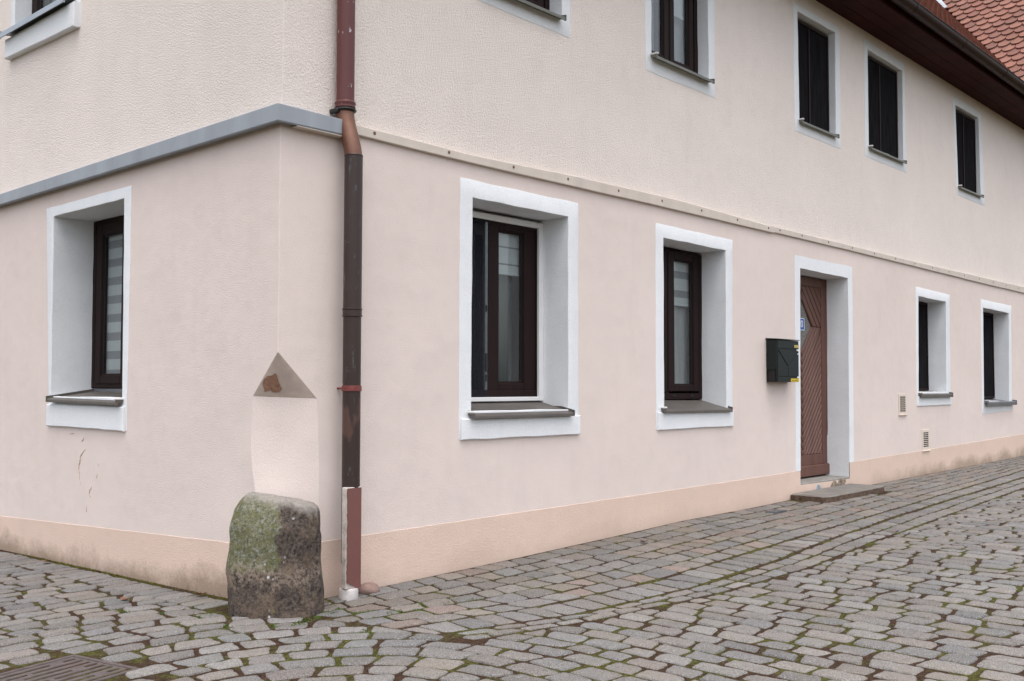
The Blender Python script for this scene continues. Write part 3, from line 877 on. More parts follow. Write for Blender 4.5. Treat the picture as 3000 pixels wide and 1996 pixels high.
# the open leaf swung inwards
mo = Matrix.Rotation(R(78), 4, 'Z')
def hinge(u, d_, z):
    v = mo @ Vector((u, d_, 0)); return (1.575+v.x, .345+v.y, z)
sash(w, 0, .36, -.034, 1.16, 0, hinge, .09, .27, .03, 1.09)
hw = MB(); hw.box(1.905, 1.931, .262, .29, -.03, 1.16, right, .003)
hw.build('lock_strip', M['steel'], w)
hd = MB(); hd.box(1.900, 1.922, .245, .262, .10, .23, right, .006); hd.build('handle', M['seal'], w)
for za_, zb_ in ((.03, .08), (.52, .57)):
    hd = MB(); hd.box(1.905, 1.918, .252, .262, za_, zb_, right, .004); hd.build('latch', M['seal'], w)
blind_zebra(w, 2.03, 2.35, .83, 1.13, .325, right, .125, .0, .9)
curtain(w, 2.14, 2.36, -.03, 1.1, .42, right, 'curtain_mid', .05, .012)
curtain(w, 1.99, 2.14, -.03, 1.1, .45, right, 'curtain_dark', .05, .012)
sill(w, 1.475, 2.507, -.190, -.116, -.056, .262, right, 'sill')
apron(w, OP['W1'][0], -.214, right, 0, .022, 3)
# --- W2
w, u0, u1, d = window('W2', *OP['W2'], 0, .246, right, [(3.79, 4.165), (4.174, 4.666)], 1.195, -.116, None, 5, 'window with a half drawn striped blind and a grey sheet as glass reflection')
sash(w, 4.174, 4.668, -.046, 1.172, .238, right, 4.272, 4.583, .010, 1.112)
sash(w, 3.80, 4.160, -.046, 1.172, .238, right, 3.89, 4.07, .010, 1.112)
for uu in (4.25, 4.53):
    lk = MB(); lk.box(uu, uu+.035, .240, .25, -.092, -.078, right, .003); lk.build('drain_cap', M['seal'], w)
blind_zebra(w, 4.25, 4.60, .735, 1.13, .30, right, .17, .0, .62)
curtain(w, 4.2, 4.62, -.03, 1.1, .345, right, 'curtain', .09, .004)  # grey sheet standing in for the pale reflection in the lower glass
sill(w, 3.70, 4.752, -.192, -.118, -.045, .25, right, 'sill', tilt=-.008)
apron(w, OP['W2'][0], -.212, right, 0, .018, 6)
# --- W4, W5: deep dark windows far along the wall
w, *_ = window('W4', *OP['W4'], 0, .252, right, [(9.33, 9.74), (9.75, 10.17)], 1.10, -.06, None, 8, 'small window over a grey sill and short white apron')
sash(w, 9.76, 10.165, .0, 1.06, .244, right, 9.85, 10.08, .06, .99); sash(w, 9.32, 9.74, .0, 1.06, .244, right, 9.41, 9.65, .06, .99)
curtain(w, 9.3, 10.2, -.03, 1.1, .36, right, 'curtain_dark', .06, .01)
pleated(w, 9.32, 10.17, -.03, 1.06, .228, right)  # black screen added here so that the deep window reads black
sill(w, 9.245, 10.30, -.092, -.05, -.05, .255, right, 'sill', lip=.04)
apron(w, OP['W4'][0], -.125, right, 0, .014, 9)
w, *_ = window('W5', *OP['W5'], 0, .225, right, [(11.74, 12.25), (12.26, 12.78)], 1.10, -.185, None, 12, 'last ground floor window with a thick slate grey sill')
sash(w, 12.27, 12.76, -.12, 1.06, .217, right, 12.36, 12.66, -.06, .99); sash(w, 11.75, 12.24, -.12, 1.06, .217, right, 11.84, 12.15, -.06, .99)
curtain(w, 11.7, 12.82, -.1, 1.1, .33, right, 'curtain_dark', .06, .01)
pleated(w, 11.75, 12.76, -.15, 1.06, .205, right)  # same added black screen, only to darken this window
sill(w, 11.67, 12.95, -.215, -.18, -.06, .23, right, 'sill_grey', cap=False, lip=.05)
# --- upper windows
w, *_ = window('U1', *OU['U1'], UP, .116, right, [(1.62, 2.0), (2.03, 2.42)], 3.80, 2.72, None, 14, 'upper window nearest the drainpipe, cut by the top of the view')
for a, b in ((1.60, 1.985), (2.03, 2.40)): sash(w, a, b, 2.765, 3.76, UP+.108, right, a+.075, b-.075, 2.825, 3.69)
curtain(w, 1.6, 2.45, 2.75, 3.75, UP+.24, right, 'curtain_dark', .07, .01)
sill(w, 1.56, 2.44, 2.700, 2.728, -.035, UP+.118, right, 'sill_green')
w, *_ = window('U2', *OU['U2'], UP, .108, right, [(3.66, 4.045), (4.062, 4.44)], 3.80, 2.72, None, 16, 'upper window with a roller blind drawn halfway')
sash(w, 4.062, 4.437, 2.762, 3.76, UP+.100, right, 4.128, 4.372, 2.822, 3.69)
sash(w, 3.655, 4.040, 2.762, 3.76, UP+.100, right, 3.725, 3.971, 2.822, 3.69)
blind_zebra(w, 4.10, 4.40, 3.275, 3.72, UP+.165, right, .5, .0, 1.0)
curtain(w, 4.24, 4.40, 2.75, 3.75, UP+.22, right, 'curtain', .05, .01)
curtain(w, 3.86, 3.98, 2.75, 3.75, UP+.22, right, 'curtain', .05, .01)
curtain(w, 3.66, 3.86, 2.75, 3.75, UP+.24, right, 'curtain_dark', .06, .01)
sill(w, 3.618, 4.505, 2.706, 2.732, -.035, UP+.11, right, 'sill_green', tilt=-.012)
for key, dep, sds, zt, zb_, lab in (('U3', .101, ((6.28, 6.66), (6.68, 7.06)), 3.80, 2.70, 'dark upper window straight above the ground floor door'),
                        ('U4', .085, ((8.0, 8.45), (8.47, 8.92)), 3.835, 2.73, 'dark upper window between its two dark neighbours under the eaves'),
                        ('U5', .078, ((10.88, 11.29), (11.31, 11.73)), 3.795, 2.71, 'dark upper window farthest along under the eaves')):
    w, *_ = window(key, *OU[key], UP, dep, right, [sds[0], sds[1]], zt, zb_, None, 20+len(key)+int(key[1])*3, lab)
    for a, b in sds: sash(w, a, b, zb_+.045, zt-.04, UP+dep-.008, right, a+.07, b-.07, zb_+.105, zt-.105)
    curtain(w, sds[0][0]-.04, sds[1][1]+.04, zb_+.02, zt-.02, UP+dep+.075, right, 'curtain_dark', .075, .012)
    pleated(w, sds[0][0]-.005, sds[1][1]+.005, zb_+.02, zt-.035, UP+dep-.022, right)
    iu0, iu1 = OU[key][1][3][0], OU[key][1][2][0]
    sill(w, iu0-.012, iu1-.018, zb_-.018, zb_+.012, -.018, UP+dep+.01, right, 'sill_green')
# --- left wall window
w, *_ = window('LW', *OL['LW'], 0, .30, left, [(1.80, 2.29), (2.31, 2.80)], 1.245, -.024, None, 31, 'left wall window with a striped grey blind fully drawn')
sash(w, 2.30, 2.786, .008, 1.20, .292, left, 2.385, 2.700, .074, 1.126)
sash(w, 1.80, 2.285, .008, 1.20, .292, left, 1.88, 2.20, .074, 1.126)
blind_zebra(w, 2.35, 2.73, .04, 1.18, .345, left, .138, -.02, .56)
bs = MB(); bs.box(1.77, 2.845, .300, .34, -.06, -.026, left, .004); bs.build('base_rail', M['sill_grey'], w)
sill(w, 1.740, 2.800, -.108, -.058, -.052, .30, left, 'sill', tilt=.012)
apron(w, OL['LW'][0], -.140, left, 0, .022, 33)
# --- upper left window
w, *_ = window('LU', *OLU['LU'], UP, .13, left, [(2.69, 3.18), (3.21, 3.70)], 3.79, 2.80, None, 36, 'upper left wall window with a zinc sill, cut by the top of the view')
for a, b in ((2.69, 3.18), (3.21, 3.70)): sash(w, a, b, 2.845, 3.75, UP+.122, left, a+.075, b-.075, 2.91, 3.68)
curtain(w, 2.66, 3.73, 2.8, 3.75, UP+.26, left, 'curtain_dark', .07, .01)
sill(w, 2.63, 3.80, 2.828, 2.865, -.07, UP+.14, left, 'sill_zinc', lip=.045)
apron(w, OLU['LU'][0], 2.79, left, UP, .05, 38)

# ---------------------------------------------------------------- door
dd = .244
db = MB()
db.box(6.10, 6.166, dd, dd+.07, -.955, 1.168, right, .005); db.box(7.265, 7.31, dd-.004, dd+.07, -.955, 1.168, right, .003)
db.box(6.10, 7.31, dd+.03, dd+.075, -.955, 1.17, right)          # the board behind the cladding
fr_w = .108
db.box(6.166, 6.166+fr_w, dd+.001, dd+.03, -.945, 1.163, right, .005)
db.box(7.264-fr_w, 7.264, dd+.001, dd+.03, -.945, 1.163, right, .005)
db.box(6.166+fr_w, 7.264-fr_w, dd+.002, dd+.03, 1.068, 1.163, right, .005)
db.box(6.166+fr_w, 7.264-fr_w, dd+.002, dd+.03, -.945, -.722, right, .005)
door = db.build('door', M['door'], house)
door['label'] = 'brown wooden front door with slanting boards and a diamond pane'
CX = 6.715; gm = .636; gw_ = .222; gtp, gbt = .915, .383
box_poly = [(6.274, -.722), (7.156, -.722), (7.156, 1.068), (6.274, 1.068)]
cl = MB()
sl = (gm-gbt)/gw_; ln = math.hypot(sl, 1)
for side in (1, -1):
    half = clip(box_poly, -side, 0, -side*CX - .0) if side == 1 else clip(box_poly, 1, 0, CX)
    low = clip(half, 0, 1, gm); upp = clip(half, 0, -1, -gm)
    # lower boards rise away from the centre, upper boards fall away from it
    for region, sg, ref in ((low, 1, gbt), (upp, -1, gtp)):
        pitch = .054 if sg == 1 else .074
        k = -40
        while k < 40:
            c0, c1 = k*pitch, (k+1)*pitch
            k += 1
            # line value: z - sg*sl*side*(u-CX) - ref measured across the boards
            a_, b_ = -sg*sl*side/ln, 1/ln
            cc = (ref - sg*sl*side*0)/ln - sg*sl*side*0/ln
            off = (ref + sg*sl*side*CX*1.0*1.0)/ln if False else (ref*1.0)/ln - a_*(-CX)*-1
            off = a_*CX + b_*ref
            pl = clip(region, a_, b_, off + c1 - .002)
            pl = clip(pl, -a_, -b_, -(off + c0 + .002)) if len(pl) > 2 else []
            # keep the diamond clear
            if sg == 1 and c1 > .0001: continue
            if sg == -1 and c0 < -.0001: continue
            if len(pl) > 2 and abs(area2(pl)) > 4e-5:
                cl.prism(pl, dd+.032, dd+.006, right, (.009, dd+.016))
cl.build('cladding', M['door'], door)
pn = MB(); pn.add([right(u, dd+.022, z) for u, z in ((CX, gtp), (CX+gw_, gm), (CX, gbt), (CX-gw_, gm))] + [right(u, dd+.028, z) for u, z in ((CX, gtp), (CX+gw_, gm), (CX, gbt), (CX-gw_, gm))], [(0, 1, 2, 3), (4, 5, 6, 7), (0, 1, 5, 4), (1, 2, 6, 5), (2, 3, 7, 6), (3, 0, 4, 7)])
pn.build('pane', M['frosted'], door)
kb = MB(); kb.box(6.17, 7.275, dd-.024, dd, -.945, -.832, right, .008); kb.build('kick_board', M['door'], door)
# white door surround (three sides) with its deep reveal
ds = MB()
def door_band():
    out = [(6.030, -.832), (6.053, 1.304), (7.392, 1.299), (7.374, -.812)]
    inn = [(6.132, -.832), (6.167, 1.181), (7.284, 1.171), (7.262, -.812)]
    n = 16; O, I = [], []
    for q, D, s_ in ((out, O, 50), (inn, I, 60)):
        for i in range(3):
            a, b = Vector(q[i]), Vector(q[i+1]); nr = Vector((-(b-a).y, (b-a).x)).normalized()
            for k in range(n + (1 if i == 2 else 0)):
                p = a.lerp(b, k/n)
                if k: p += nr*.006*n3(p.x*5+s_, p.y*5, i)
                D.append(tuple(p))
    N = len(O)
    ds.v = [right(u, .002, z) for u, z in O] + [right(u, -.004, z) for u, z in O] + [right(u, -.004, z) for u, z in I] + [right(u, .006, z) for u, z in I] + [right(u, .27, z) for u, z in I]
    ds.f = [(k*N+i, k*N+i+1, (k+1)*N+i+1, (k+1)*N+i) for k in range(4) for i in range(N-1)]
    # the reveal goes on down to the threshold
    for u, z in (I[0], I[-1]):
        ds.add([right(u, .001, z), right(u, .27, z), right(u, .27, -1.0), right(u, .001, -1.0)], [(0, 1, 2, 3)])
door_band()
ds.build('surround', M['white'], door, smooth=35)
th = MB()
th.box(6.125, 7.268, -.002, .30, -1.04, -.962, right, .006)
th.build('threshold', M['concrete'], door)
rbm = MB()
for i in range(26):
    u = rng.uniform(6.83, 7.15); z = rng.uniform(-1.075, -.985); s_ = rng.uniform(.014, .036)
    bm = bmesh.new(); bmesh.ops.create_icosphere(bm, subdivisions=1, radius=s_)
    sd = rng.uniform(0, 50)
    for v in bm.verts: v.co *= 1+.35*n3(v.co.x*60+sd, v.co.y*60, v.co.z*60)
    rbm.add([(u+v.co.x*1.3, -.004+v.co.y*.55, z+v.co.z) for v in bm.verts], [[v.index for v in f.verts] for f in bm.faces]); bm.free()
ro = rbm.build('broken_masonry', M['rubble'], house)
rep = MB()
q = densify([(6.42, -1.09), (6.60, -1.09), (6.56, -1.01), (6.49, -.99)], 5, .012, 3)
rep.prism(q, .0, -.007, right, (.006, -.003)); rep.build('plaster_patch', M['sill_zinc'], house)

# ---------------------------------------------------------------- scars in the lower plaster
bk = MB()
def fan(sx, v):
    q = min(max(sx*NC, 0), NC-1e-6); i0 = int(q); f = q-i0
    t_ = Vector(tops[i0]).lerp(Vector(tops[i0+1]), f); b_ = Vector(base_[i0]).lerp(Vector(base_[i0+1]), f)
    return t_.lerp(b_, v) + Vector((-.0025, -.0025, -.0015))
NB = 20
for rr in (1, .5):
    for i in range(NB):
        a = 2*math.pi*i/NB; k = rr*(1+.9*n3(math.cos(a)*1.3+2, math.sin(a)*1.3, 4.7)+.25*n3(math.cos(a)*5, math.sin(a)*5, 1))
        bk.v.append(tuple(fan(.27+.155*k*math.cos(a), .70+.21*k*math.sin(a))))
bk.v.append(tuple(fan(.27, .70)))
bk.f = [(i, (i+1) % NB, NB+(i+1) % NB, NB+i) for i in range(NB)] + [(NB+i, NB+(i+1) % NB, 2*NB) for i in range(NB)]
bk.build('bare_brick_patch', M['brick'], house)
sca = MB()
for line, w_ in (([(2.276,-.443),(2.344,-.494),(2.364,-.558),(2.362,-.622),(2.323,-.704)], .006), ([(2.162,-.693),(2.205,-.738),(2.176,-.777)], .005),
                 ([(2.081,-.52),(2.076,-.56)], .003), ([(2.085,-.60),(2.10,-.64)], .003), ([(2.236,-.824),(2.245,-.887)], .004), ([(2.30,-.36),(2.33,-.40)], .004), ([(2.52,-.345),(2.44,-.335)], .004)):
    pts = []
    for (a, b) in zip(line[:-1], line[1:]):
        for k in range(6):
            t = k/6; y_, z_ = a[0]+(b[0]-a[0])*t, a[1]+(b[1]-a[1])*t
            pts.append((.0, y_+.012*n3(z_*40, y_*40), z_+.004*n3(z_*70, 3)))
    nP = len(pts)
    sca.tube(pts, [w_*(.35+.65*math.sin(math.pi*(i+.5)/nP))*(1+.5*n3(i*1.3, w_)) for i in range(nP)], 6)
sca.build('plaster_crack', M['crack'], house)
# ---------------------------------------------------------------- eaves, gutter, roofs
so = MB(); so.box(-.35, 16.3, -.42, UP, 4.05, 4.07)
for yy in (-.28, -.13): so.box(-.35, 16.3, yy-.003, yy+.003, 4.046, 4.05)
so.build('soffit', M['fascia'], house)
fa = MB(); fa.box(-.35, 16.3, -.446, -.42, 4.035, 4.21, None, .004); fa.build('fascia', M['fascia'], house)
gt = MB(); GR = .078; gy0, gz0 = -.528, 4.175; n = 12
def gut(r, y0=gy0, z0=gz0): return [(y0-r*math.cos(math.pi*i/n), z0-r*math.sin(math.pi*i/n)) for i in range(n+1)]
xs = [-.4 + 16.8*i/24 for i in range(25)]
go_, gi_ = gut(GR), gut(GR-.004)
prof = [(gy0-GR-.006, gz0+.012), (gy0-GR-.010, gz0+.004)] + go_ + gi_[::-1] + [(gy0-GR+.006, gz0+.010)]
k = len(prof)
for x in xs: gt.v += [(x, y_, z_) for y_, z_ in prof]
for j in range(len(xs)-1): gt.f += [(j*k+i, j*k+(i+1) % k, (j+1)*k+(i+1) % k, (j+1)*k+i) for i in range(k)]
gt.f += [tuple(range(k)), tuple((len(xs)-1)*k+i for i in range(k))]
gutter = gt.build('gutter', M['gutter'], house, smooth=40)
for i in range(10):
    x = .03 + 1.56*i
    b = MB(); pr_ = gut(GR+.004); N = len(pr_)
    for xx in (x-.016, x+.016): b.v += [(xx, y_, z_) for y_, z_ in pr_] + [(xx, y_, z_) for y_, z_ in gut(GR+.001)]
    b.f = [(a*N*2+i_, a*N*2+i_+1, a*N*2+N+i_+1, a*N*2+N+i_) for a in (0, 1) for i_ in range(N-1)] + [(i_, i_+1, 2*N+i_+1, 2*N+i_) for i_ in range(N-1)]
    b.build('gutter_bracket', M['gutter'], gutter)

PITCH = R(50); cP, sP = math.cos(PITCH), math.sin(PITCH); tP = math.tan(PITCH)
E0 = (-.49, 4.185)
XW = 12.0
rf = MB(); rp = lambda x, h: (x, E0[0]+h/tP, E0[1]+h)
H = 5.35
rf.add([rp(-.4, 0), rp(XW, 0), rp(XW+H/tP, H), rp(-.4, H), (-.4, 8.4, 4.2), (16.2, 8.4, 4.2), (16.2, E0[0]+H/tP, E0[1]+H)], [(0, 1, 2, 3), (3, 2, 6, 5, 4)])
roof = rf.build('roof', M['under'], house)
wr = MB()
Hw = 5.0
wr.add([(XW, E0[0], E0[1]-.02), (XW+Hw/tP, E0[0]+Hw/tP, E0[1]+Hw-.02), (XW+Hw/tP, E0[0], E0[1]+Hw-.02)], [(0, 1, 2)])
wr.add([(XW+.12, UP-.002, 4.25), (XW+Hw/tP, UP-.002, E0[1]+Hw-.05), (XW+Hw/tP, UP-.002, 4.25)], [(0, 1, 2)])
wing = wr.build('wing_roof', M['under'], house, recalc=False)

def tile_field(name, parent, origin, udir, vdir, nrm_, cols, rows, keep, tw=.18, ex=.145):
    tv, tf, tt = [], [], []
    O = Vector(origin); U = Vector(udir); V = Vector(vdir); Nn = Vector(nrm_)
    prof = [(-.5, 1.0), (-.5, .34), (-.47, .22), (-.36, .10), (-.19, .025), (0, 0), (.19, .025), (.36, .10), (.47, .22), (.5, .34), (.5, 1.0)]
    k = len(prof)
    for r_ in range(rows):
        for c_ in range(cols):
            cu = (c_ + (.5 if r_ % 2 else 0))*tw; v0 = r_*ex
            ctr_ = O + U*cu + V*(v0+.05)
            if not keep(ctr_): continue
            b = len(tv); hh = jit(.0025); sh = jit(.006); ro = jit(.02)
            col = rng.choice([(1, 1, 1), (.92, .9, .88), (1.05, 1.04, 1.0), (.97, .93, .92), (1.08, 1.1, 1.1), (.84, .84, .86)])
            kk = rng.uniform(.9, 1.08); col = tuple(x*kk for x in col)
            for lift in (0.018, 0.0):
                for pu, pv_ in prof:
                    uu = pu*(tw-.006) ; vv = pv_*ex*1.9
                    z_ = .056 - vv*.16 + hh + lift
                    p = O + U*(cu+uu+ro*vv) + V*(v0+vv+sh) + Nn*z_
                    tv.append(p[:]); tt.append(col)
            tf.append(tuple(b+i for i in range(k))); tf.append(tuple(b+k+i for i in range(k))[::-1])
            for i in range(k-1): tf.append((b+i, b+k+i, b+k+i+1, b+i+1))
    me = bpy.data.meshes.new(name); me.from_pydata(tv, [], tf)
    a = me.attributes.new('tone', 'FLOAT_COLOR', 'POINT')
    a.data.foreach_set('color', np.hstack([np.array(tt, dtype=np.float32), np.ones((len(tt), 1), np.float32)]).ravel())
    me.materials.append(M['tile']); o = bpy.data.objects.new(name, me); COL.objects.link(o); adopt(o, parent); return o
tile_field('roof_tiles', roof, (-.4, E0[0]-.05*cP, E0[1]-.05*sP), (1, 0, 0), (0, cP, sP), (0, -sP, cP), 96, 46, lambda p: (p.x-XW) < (p.y-E0[0])+.02)
tile_field('roof_tiles', wing, (XW-.05*cP, E0[0]-.1, E0[1]-.02-.05*sP), (0, 1, 0), (cP, 0, sP), (-sP, 0, cP), 26, 44, lambda p: (p.x-XW) > (p.y-E0[0])-.02)
fl = MB()
a = Vector((XW+1.62, E0[0]+1.62, E0[1]+1.62*tP)); b = Vector((XW+3.2, E0[0]+3.2, E0[1]+3.2*tP))
mw = Vector((-.20, 0, .03)); ww = Vector((0.02, -.16, .12))
fl.add([a+Vector((-.02, 0, .05)), a+mw*.5+Vector((0, 0, .05)), b+mw+Vector((0, 0, .05)), b+ww+Vector((0, 0, .05)), a+ww*.4+Vector((0, 0, .05))], [(0, 1, 2, 3, 4)])
fl.build('valley_flashing', M['sill_zinc'], roof, recalc=False)

# ------------------------------------------------------------------ drainpipe
dp = empty('drainpipe', (.432, -.10, -1.2))
tag(dp, 'rain drainpipe with peeling red top, copper bend and dark lower length beside the house corner', 'drainpipe')
PX, PY = .432, -.10
t = MB(); t.tube([(.425, -.028, 4.0)] + [(.425, -.028, z) for z in (3.2, 2.5, 1.9, 1.62)], .052, 24); t.build('upper_pipe', M['pipe_red'], dp, smooth=40)
t = MB(); t.tube([(.425, gy0, 4.11), (.425, gy0+.02, 4.04), (.425, -.36, 3.99), (.425, -.17, 3.98), (.425, -.05, 3.96), (.425, -.028, 3.90)], .05, 20); t.build('swan_neck', M['pipe_red'], dp, smooth=40)
t = MB(); t.tube([(.425, -.028, z) for z in (1.652, 1.644, 1.636, 1.628, 1.612, 1.604)], [.053, .060, .062, .057, .060, .053], 24); t.build('collar', M['pipe_red'], dp, smooth=50)
t = MB(); t.tube([(.425, -.028, 1.589), (.425, -.028, 1.597), (.425, -.028, 1.605)], [.060, .066, .060], 24)
t.box(.355, .375, -.04, .035, 1.575, 1.602, None, .004); t.build('clamp', M['seal'], dp, smooth=50)
pth = []
for i in range(19):
    f = i/18; s_ = f*f*(3-2*f)
    pth.append((.425+(PX-.425)*s_, -.028+(PY+.028)*s_, 1.60-.31*f))
t = MB(); t.tube(pth, .051, 28); t.build('bend', M['pipe_copper'], dp, smooth=50)
t = MB(); t.tube([(PX, PY, z) for z in (1.325, 1.30, 1.0, .7, .5, .45, .42)], .0525, 28); t.tube([(PX, PY, 1.327), (PX, PY, 1.322), (PX, PY, 1.317)], [.0515, .0545, .0535], 28); t.build('middle_pipe', M['pipe_dark'], dp, smooth=40)
t = MB(); t.tube([(PX, PY, z) for z in (.44, .1, -.3, -1.0)], .0515, 28); t.build('lower_pipe', M['pipe_dark'], dp, smooth=40)
t = MB()
for zc in (.437, .398): t.tube([(PX, PY, zc+.006), (PX, PY, zc+.003), (PX, PY, zc-.003), (PX, PY, zc-.006)], [.0535, .0575, .0575, .0535], 28)
t.tube([(PX, PY, .431), (PX, PY, .404)], .0545, 28); t.build('joint_collar', M['pipe_dark'], dp, smooth=40)
t = MB(); t.tube([(PX, PY, .0), (PX, PY, -.002), (PX, PY, -.030), (PX, PY, -.032)], [.053, .0565, .0565, .053], 28)
t.box(PX+.045, PX+.066, PY-.010, PY+.014, -.026, -.004, None, .004); t.box(PX-.03, PX-.016, PY+.04, PY+.10, -.022, -.010, None, .003)
t.build('ring_clamp', M['clamp_red'], dp, smooth=40)
# square casing round the foot
def ragged(z): return .010*n3(z*19, 3) + .006*n3(z*60, 8)
t = MB(); nz = 30; zt, zbo = -.575, -1.135; hw_ = .057; KX, KY = .416, -.100
prof = []
for i in range(nz+1):
    z = zt+(zbo-zt)*i/nz
    xl = -hw_ + .006 + ragged(z) + (.07*max(0, (i-nz+2)/2) if i > nz-2 else 0)
    prof.append([(KX+xl, KY-hw_*.95, z), (KX+hw_*.86, KY-hw_*.95, z), (KX+hw_, KY-hw_*.80, z), (KX+hw_, KY+.006, z)])
for r_ in prof: t.v += r_
for i in range(nz): t.f += [(i*4+j, i*4+j+1, (i+1)*4+j+1, (i+1)*4+j) for j in range(3)]
t.build('casing', M['boot'], dp, smooth=30)
t = MB(); t.box(KX-hw_+.002, KX+hw_-.004, KY-hw_*.95+.004, KY-.010, zbo, zt+.004, None, .003); t.build('casing_lining', M['bare'], dp)
t = MB(); t.tube([(.412, -.112, z) for z in (-1.26, -1.215, -1.15, -1.138, -1.136)], [.050, .055, .056, .052, .046], 24); t.build('foot_socket', M['pot'], dp, smooth=40)

# ------------------------------------------------------------------ guard stone
C0 = Vector((-.025, -.055)); e1 = Vector((.673, -.739)); e2 = Vector((-.739, -.673))
gs = MB(); NT_, NR = 64, 46
zb0 = -1.30
def stone_pt(th, tz):
    """th 0..2pi, tz 0 foot .. 1 top rim"""
    c, s_ = math.cos(th), math.sin(th)
    top = -.575 - .030*(c+1) - (.02 if c > .3 else 0)*(c-.3)
    z = zb0 + (top-zb0)*tz
    hgt = z+1.2
    # silhouette half-widths to the left and right
    wl = float(np.interp(hgt, [-.1, 0, .22, .36, .46, .53, .585, .63], [.250, .252, .256, .253, .248, .230, .195, .15]))
    wr_ = float(np.interp(hgt, [-.1, 0, .22, .40, .52, .57, .63], [.245, .240, .228, .234, .226, .205, .15]))
    a = wr_ if c > 0 else wl
    b = float(np.interp(hgt, [-.1, 0, .3, .45, .56, .63], [.185, .18, .155, .14, .10, .055]))
    ce = math.copysign(abs(c)**.8, c); se = math.copysign(abs(s_)**.85, s_)
    p = C0 + e1*(a*ce) + e2*(b*se)
    k = .020*n3(c*1.3, s_*1.3, z*3.5) + .010*n3(c*4, s_*4, z*9) + .005*n3(c*11, s_*11, z*22)
    nv = (e1*c + e2*s_)
    p = p + nv*k
    return (p.x, p.y, z + .012*n3(c*3, s_*3, 5)*tz)
for j in range(NR+1):
    for i in range(NT_): gs.v.append(stone_pt(2*math.pi*i/NT_, j/NR))
gs.f = [(j*NT_+i, j*NT_+(i+1) % NT_, (j+1)*NT_+(i+1) % NT_, (j+1)*NT_+i) for j in range(NR) for i in range(NT_)]
last = gs.v[NR*NT_:]
cxx, cyy_, czz_ = (sum(p[q] for p in last)/NT_ for q in range(3))
for rs in (.8, .5, .2):
    for p in last: gs.v.append((cxx+(p[0]-cxx)*rs, cyy_+(p[1]-cyy_)*rs, p[2]*rs+czz_*(1-rs) + .014*(1-rs*rs) + .010*n3(p[0]*9*rs, p[1]*9*rs, 2)))
for j in range(NR, NR+3):
    gs.f += [(j*NT_+i, j*NT_+(i+1) % NT_, (j+1)*NT_+(i+1) % NT_, (j+1)*NT_+i) for i in range(NT_)]
gs.f.append(tuple((NR+3)*NT_+i for i in range(NT_)))
gso = gs.build('guard_stone', M['guard'], smooth=70)
tag(gso, 'old lichen covered stone bollard set into the foot of the house corner', 'guard stone')
# ------------------------------------------------------------------ mailbox
mbx = empty('mailbox', (5.67, 0, .04)); tag(mbx, 'black metal mailbox with yellow labels hung on the wall beside the door', 'mailbox')
x0, x1, zb1, zt1, yf = 5.455, 5.888, .042, .438, -.105
m_ = MB()
m_.box(x0, x1, yf, -.004, .155, zt1, None, .003)                  # body
m_.box(x0, x1, yf, -.004, zb1, zb1+.006, None, .002); m_.box(x0+.004, x1-.004, -.012, -.004, zb1, .155); m_.box(x1-.006, x1, yf, -.004, zb1, .155)
m_.build('body', M['mail'], mbx)
ho = MB(); ho.box(x0+.010, x1-.006, yf+.012, -.012, zb1+.006, .153); ho.build('paper_slot', M['mailgap'], mbx)
lidb = MB(); lidb.prism([(-.125, zt1+.003), (-.002, zt1+.010), (-.002, zt1+.018), (-.127, zt1+.010)], x0-.006, x1+.006, lambda u, d_, z: (d_, u, z)); lidb.build('lid', M['mail'], mbx)
bkp = MB(); bkp.box(x0+.002, x1-.002, yf-.008, yf, zb1, zt1); bkp.build('front_backing', M['mailgap'], mbx)
yp = yf-.009
fp = MB(); gp = .007
fx0, fx1 = x0+.010, x1-.001; fc = (fx0+fx1)/2
z2, z3, zv = .352, .092, .185
fp.prism([(fx0, z2+gp), (fx1, z2+gp), (fx1, zt1-.003), (fx0, zt1-.003)], yf, yp-.004, right, (.002, yp-.002)); fl_ = fp.build('flap', M['mail'], mbx)
fp = MB()
fp.prism([(fx0+.012, z2-gp*.3), (fc, zv+gp), (fx1-.012, z2-gp*.3)], yf, yp-.004, right, (.002, yp-.002))
fp.prism([(fx0, z2-.016), (fc-gp*.4, zv-.002), (fc-gp*.4, z3+gp*.5), (fx0, z3+gp*.5)], yf, yp-.004, right, (.002, yp-.002))
fp.prism([(fx1, z2-.016), (fx1, z3+gp*.5), (fc+gp*.4, z3+gp*.5), (fc+gp*.4, zv-.002)], yf, yp-.004, right, (.002, yp-.002))
fp.build('front_door', M['mail'], mbx)
fp = MB(); fp.prism([(fx0, zb1+.001), (fx1, zb1+.001), (fx1, z3-gp*.5), (fx0, z3-gp*.5)], yf, yp-.004, right, (.002, yp-.002)); fp.build('bottom_rail', M['mail'], mbx)
lb = MB(); lb.box(5.722, fx1+.002, yp-.006, yp-.004, zb1+.004, zb1+.033); lbo = lb.build('label', M['yellow'], mbx); lbo['label'] = 'long yellow label strip on the bottom edge'
ik = MB(); xk = 5.735
while xk < 5.872:
    w_ = rng.uniform(.004, .010); ik.box(xk, xk+w_, yp-.0066, yp-.006, zb1+.013, zb1+.013+rng.uniform(.006, .011)); xk += w_+rng.uniform(.002, .005)
ik.build('faded_print', M['ink'], lbo)
lb = MB(); lb.box(5.795, fx1+.001, yp-.006, yp-.004, .372, .398); lb.build('label', M['ochre'], mbx)['label'] = 'short ochre label on the letter flap'
cp = MB(); cp.box(5.846, fx1+.003, yp-.007, yp-.002, .340, .356, None, .002); cp.box(5.862, fx1+.003, yp-.007, yp-.002, .306, .316, None, .002); cp.box(5.850, fx1+.003, yp-.007, yp-.002, .080, .094, None, .002); cp.build('white_clip', M['endcap'], mbx)

